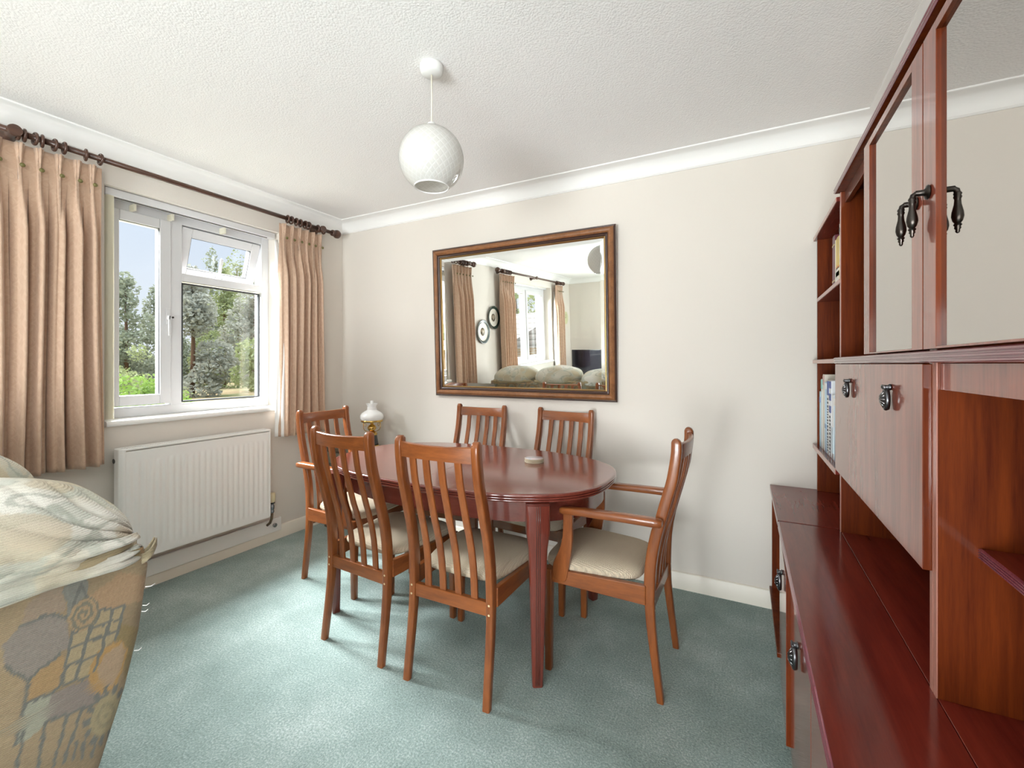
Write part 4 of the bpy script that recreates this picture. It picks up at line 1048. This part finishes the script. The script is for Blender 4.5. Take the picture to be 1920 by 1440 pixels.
for cx, sd, ro in ((-2.535, 3, 0), (-1.97, 9, 0), (-1.392, 5, 1)):
    pl = pillow(cx, .57, sd, ro)
    m = MB(); pts = []
    for i in range(80):
        a = 2 * PI * i / 80; pts.append((cx + .272 * sgnp(math.cos(a), .5), .285 + .205 * sgnp(math.sin(a), .5), .872 + .006 * math.sin(a * 5 + sd) + .004 * math.sin(a * 13)))
    m.tube(pts, .016, 8, close=True); o = m.build('hem_roll', M['fabric'], pl); o.data.transform(Matrix.Translation(-woff(pl))); paint(o, lambda p: Vector((.42, .35, .22)) * (1 + .2 * noise.noise(p * 30)))
# loose cover that hangs over the end, in overlapping folds, with its tie
m = MB()
for j, (dz0, dx0, hgt) in enumerate(((.002, .016, .050), (.030, .010, .040), (.056, .002, .045))):
    def flap(u, v, dz0=dz0, dx0=dx0, hgt=hgt, j=j):
        y = .10 + .372 * u
        zb = .835 + dz0 * (1 - .62 * u) + .022 * u + .010 * math.sin(u * 4 + j * 2)
        z = zb + hgt * v * (1 - .68 * u)
        x = X1 + .004 + dx0 * (1 - v) + .012 * math.sin(PI * min(1, v * 1.15)) + .004 * noise.noise(Vector((y * 30, z * 40, j)))
        edge_ = max(0, (u - .85) / .15); return (x - .03 * edge_ ** 2, y, z)
    m.grid(flap, 70, 14)
o = fbuild(m, 'cover_flap', sf, lambda p: cushion_col(*p) * .92, fix=False); sd_ = o.modifiers.new('thick', 'SOLIDIFY'); sd_.thickness = .006
m = MB(); m.grid(lambda u, v: (X1 - .012 + .004 * math.sin(u * PI) , .468 + .030 * u, .850 + .020 * u ** 1.5 + (.022 - .006 * u) * (v - .5) + .008 * u), 10, 6)
m.grid(lambda u, v: (X1 - .003 + .010 * math.sin(u * PI), .468 + .030 * u, .850 + .020 * u ** 1.5 + (.022 - .006 * u) * (v - .5) + .008 * u), 10, 6)
o = fbuild(m, 'tie_loop', sf, lambda p: Vector((.30, .25, .16)), fix=False); sd_ = o.modifiers.new('thick', 'SOLIDIFY'); sd_.thickness = .003
m = MB()
for zz, dl in ((.789, .014), (.752, .008), (.74, .007), (.665, .009)):
    yy = rear(zz); m.tube([(X1 - .004, yy - .002, zz), (X1 - .001, yy + dl * .5, zz - .002), (X1 + .001, yy + dl, zz + .0015)], .0009, 5)
wmb(m, 'frayed_thread', M['lining'], sf)
m = MB()
for sx in (X0 + .08, X1 - .08):
    for yy in (-.4, .22): m.lathe([(.022, 0), (.03, .05)], sx, yy, 14)
o = wmb(m, 'feet', M['black'], sf)

# ------------------------------------------------------------------ things seen only in the mirror
tv = empty('television', (-2.36, -2.52, .50), R_(12), 'black flat-screen television in the far corner, reflected in the wall mirror', 'television')
m = MB(); m.box(-.50, -.02, .06, .50, .02, .60, bev=.008); m.build('cabinet', M['black'], tv)
m = MB(); m.box(-.478, .0195, .095, .478, .022, .58); m.build('screen', mat('dark_glass_screen', (.012, .012, .02), .08, coat=.5), tv)
m = MB(); m.box(-.16, -.10, 0, .16, .10, .015, bev=.004); m.box(-.03, -.015, .015, .03, .012, .08); m.build('stand', M['black'], tv)
ts_ = empty('tv_stand', (-2.36, -2.52, 0), R_(12), 'low dark wood television stand in the far corner', 'tv stand')
m = MB(); m.box(-.55, -.21, .46, .55, .21, .497, bev=.004); m.build('top', M['unit_flat'], ts_)
for s in (-1, 1):
    m = MB(); m.box(s * .53, -.2, 0, s * .55, .2, .46); m.build('side_panel', M['unit'], ts_)
m = MB(); m.box(-.53, -.19, .2, .53, .2, .22); m.build('shelf', M['unit'], ts_)
for k, (yy, zz, lb) in enumerate(((.335, 1.49, 'lower of two dark-rimmed wall plates reflected in the mirror'), (.045, 1.675, 'upper of two dark-rimmed wall plates reflected in the mirror'))):
    pl = empty('wall_plate', (XL + .003, yy, zz), 0, lb, 'plate', 'plates on the window wall')
    rt = Matrix.Rotation(PI / 2, 4, 'Y')
    m = MB(); m.lathe([(.05, 0), (.10, .004), (.152, .020), (.155, .023), (.150, .024), (.118, .012)], n=48, mtx=rt, cap=False); m.build('rim', simple('dark_green_glazed_rim', (.030, .050, .040), .2), pl)
    m = MB(); m.lathe([(.118, .0125), (.108, .008), (.095, .006), (.001, .006)], n=48, mtx=rt, cap=False); m.build('cream_well', simple('cream_glaze', (.74, .70, .62), .45), pl)
    m = MB(); m.lathe([(.052, .0066), (.001, .0068)], n=28, mtx=rt); pm = mat('printed_plate_scene', (.4, .3, .22), .3)
    LK(pm, cramp(pm, noise_tex(pm, coords(pm), 30, 3, .6), [(.35, (.10, .09, .07)), (.5, (.40, .33, .24)), (.65, (.62, .52, .40))]), P(pm).inputs['Base Color']); m.build('printed_scene', pm, pl)
ck = empty('wall_clock', (XL + .002, -2.68, 1.70), 0, 'pale green octagonal wall clock reflected at the edge of the mirror', 'clock')
oct_ = [(.125 * math.cos(PI / 8 + PI / 4 * i), .125 * math.sin(PI / 8 + PI / 4 * i)) for i in range(8)]
m = MB(); m.prism(oct_, 'x', 0, .022); o = m.build('case', simple('pale_green_clock', (.55, .56, .33), .35), ck); bevel(o, .004)
m = MB(); m.box(.0225, -.002, 0, .0245, .002, .075); m.build('minute_hand', M['bronze'], ck)
m = MB(); m.box(.0225, 0, -.003, .0245, .05, .003); m.build('hour_hand', M['bronze'], ck)

# ------------------------------------------------------------------ outside
GZ = -1.7
m = MB(); m.box(-160, -120, GZ - .3, -3.4, 160, GZ); gm = mat('rough_dry_grass', (.20, .19, .08), 1.0)
LK(gm, cramp(gm, noise_tex(gm, coords(gm), .35, 5, .6), [(.35, (.10, .13, .035)), (.55, (.26, .20, .10)), (.7, (.34, .24, .14))]), P(gm).inputs['Base Color'])
tag(m.build('lawn', gm), kind='structure')
def leaf_mat(name, c0, c1):
    m = mat(name, c0, .6, spec=.25)
    LK(m, cramp(m, noise_tex(m, coords(m), .9, 3, .6), [(.3, c0), (.7, c1)]), P(m).inputs['Base Color'])
    P(m).inputs['Subsurface Weight'].default_value = 0
    m2 = m.node_tree; tl = N(m, 'ShaderNodeBsdfTranslucent'); tl.inputs[0].default_value = (*[min(1, q * 1.5) for q in c1], 1)
    ms = N(m, 'ShaderNodeMixShader'); ms.inputs[0].default_value = .25
    out = [n for n in m2.nodes if n.type == 'OUTPUT_MATERIAL'][0]
    LK(m, P(m).outputs[0], ms.inputs[1]); LK(m, tl.outputs[0], ms.inputs[2]); LK(m, ms.outputs[0], out.inputs[0]); return m
LM = [leaf_mat('dark_evergreen_leaf', (.12, .145, .105), (.29, .32, .23)), leaf_mat('mid_green_leaf', (.13, .165, .07), (.31, .35, .17)), leaf_mat('bright_green_leaf', (.11, .21, .035), (.28, .41, .09)), leaf_mat('grey_green_leaf', (.18, .195, .165), (.40, .405, .34))]
bark = mat('brown_bark', (.13, .075, .045), .9)
def crown(blobs, n, size, rnd):
    m = MB(); tot = sum(r[0] * r[1] * r[2] for _, r in blobs)
    for (c, r) in blobs:
        for _ in range(int(n * r[0] * r[1] * r[2] / tot) + 8):
            d = Vector((rnd.gauss(0, 1), rnd.gauss(0, 1), rnd.gauss(0, 1))).normalized() * (rnd.uniform(.55, 1.0) ** .7)
            p = Vector((c[0] + d.x * r[0], c[1] + d.y * r[1], c[2] + d.z * r[2]))
            a = Vector((rnd.gauss(0, 1), rnd.gauss(0, 1), rnd.gauss(0, .7))).normalized(); b = a.cross(Vector((rnd.gauss(0, 1), rnd.gauss(0, 1), rnd.gauss(0, 1)))).normalized()
            s = size * rnd.uniform(.6, 1.35)
            m.add([p - a * s * .5, p + b * s * .28, p + a * s * .5, p - b * s * .28], [(0, 1, 2, 3)])
    return m
def tree(x, y, h, w, kind, n, size, label, name='tree', trunk=True, group='trees beyond the garden', top=None, seed=0, low=.04):
    rnd = random.Random(seed); t = empty(name, (x, y, GZ), 0, label, 'tree' if name == 'tree' else 'bush', group)
    bl = []
    for i in range(14):
        f = rnd.random(); zz = h * (low + (1 - low - .08) * f); k = math.sin(PI * min(1, .36 + .60 * f)) if top is None else (1 - f) * .9 + .12
        a = rnd.uniform(0, 2 * PI); rr = w * .5 * k
        bl.append(((math.cos(a) * rr * .6, math.sin(a) * rr * .75, zz), (rr * .62 + .3, rr * .62 + .3, h * .13)))
    bl.append(((0, 0, h * .93), (w * .10 + .2, w * .11 + .2, h * .07)))
    m = crown(bl, n, size, rnd); m.build('crown', LM[kind], t, fix=False)
    if trunk:
        m = MB(); m.tube([(0, 0, 0), (.1, .05, h * .4), (0, 0, h * .85)], [w * .035 + .06, w * .025 + .05, .04], 8); m.build('trunk', bark, t)
    return t
T = [(-50, 19.7, 11.4, 5.0, 0, 'tall dark round-topped tree in the middle of the side sash'), (-58, 25.6, 11.4, 4.4, 0, 'dark tree by the mullion, just right of the tallest tree in the side sash'),
     (-45, 22.7, 12.0, 4.9, 3, 'grey-green tree filling the lower fixed pane on its left'), (-47, 29.8, 12.6, 5.2, 3, 'grey-green tree filling the lower fixed pane on its right'),
     (-66, 35.6, 18.8, 7.0, 0, 'pointed dark tree showing in the open top sash, left of its handle'), (-76, 45.2, 22.5, 9, 1, 'wispy tree showing in the open top sash, right of its handle'),
     (-58, 32.9, 15.2, 5.6, 1, 'green tree between and behind the two grey-green trees, lower fixed pane'), (-66, 23.6, 12.5, 4.6, 0, 'dark tree beside the gathered blind, left in the side sash'),
     (-38, 25.4, 8.6, 4.0, 1, 'mid-green tree by the right frame edge of the lower fixed pane')]
for i, (x, y, h, w, k, lb) in enumerate(T): tree(x, y, h, w, k, 9000 if i in (4, 5) else 5600, .40, lb, seed=20 + i, top=1 if i == 4 else None)
for i, (x, y, h, w, k, lb) in enumerate(((-21, 8.0, 2.6, 2.7, 2, 'bright green bush low in the side sash, near the blind'), (-25, 10.7, 2.5, 2.6, 2, 'bright green bush low in the side sash, near the mullion'), (-36, 14.6, 4.2, 4.5, 1, 'mid-green bush behind the two bright green bushes'))):
    tree(x, y, h, w, k, 2800, .19, lb, name='bush', trunk=False, group='bushes beyond the side sash', seed=60 + i, low=.1)
for i, (x, y, h) in enumerate(((-34, -38, 10), (-26, -46, 11), (-40, -30, 11))):
    tree(x, y, h, 9, 1, 1500, .7, ['tree above the neighbouring roof, left in the mirrored window', 'tree above the neighbouring roof, middle in the mirrored window', 'tree above the neighbouring roof, right in the mirrored window'][i], seed=80 + i, group='trees behind the neighbouring house')
# neighbouring house, glimpsed through the second window in the mirror
hs = empty('neighbouring_house', (-15.5, -21.5, GZ), R_(26), 'brick house with a grey tiled roof, reflected through the second window', 'house')
bm_ = mat('pale_brick_wall', (.42, .30, .21), .9); br = N(bm_, 'ShaderNodeTexBrick'); br.inputs['Scale'].default_value = 4; br.inputs['Color1'].default_value = (.42, .27, .18, 1); br.inputs['Color2'].default_value = (.50, .36, .25, 1); br.inputs['Mortar'].default_value = (.55, .50, .44, 1)
LK(bm_, coords(bm_, rot=(PI / 2, 0, 0)), br.inputs[0]); LK(bm_, br.outputs[0], P(bm_).inputs['Base Color'])
m = MB(); m.box(-7, -4, 0, 7, 4, 2.45); m.build('wall', bm_, hs)
rm = mat('grey_roof_tile', (.22, .20, .19), .85); wv = N(rm, 'ShaderNodeTexWave', bands_direction='Z', wave_profile='SAW'); wv.inputs['Scale'].default_value = 1.05; LK(rm, coords(rm), wv.inputs[0]); LK(rm, cramp(rm, wv.outputs['Fac'], [(0, (.07, .065, .06)), (.25, (.20, .185, .175)), (1, (.30, .28, .265))]), P(rm).inputs['Base Color'])
m = MB(); m.prism([(-4.6, 2.3), (4.6, 2.3), (0, 4.3)], 'x', -7.4, 7.4); m.build('roof', rm, hs)
m = MB(); m.box(-7.3, 4.5, 2.12, 7.3, 4.62, 2.3); m.build('fascia', M['white'], hs)
for k in range(4):
    x = -5.2 + 3.3 * k
    m = MB(); m.box(x - .7, 3.98, .8, x + .7, 4.05, 2.0); wf = m.build('window', M['upvc'], hs)
    for s in (-.33, .33):
        m = MB(); m.box(x + s - .28, 4.045, .9, x + s + .28, 4.06, 1.9); m.build('pane', M['dark_gap'], wf)
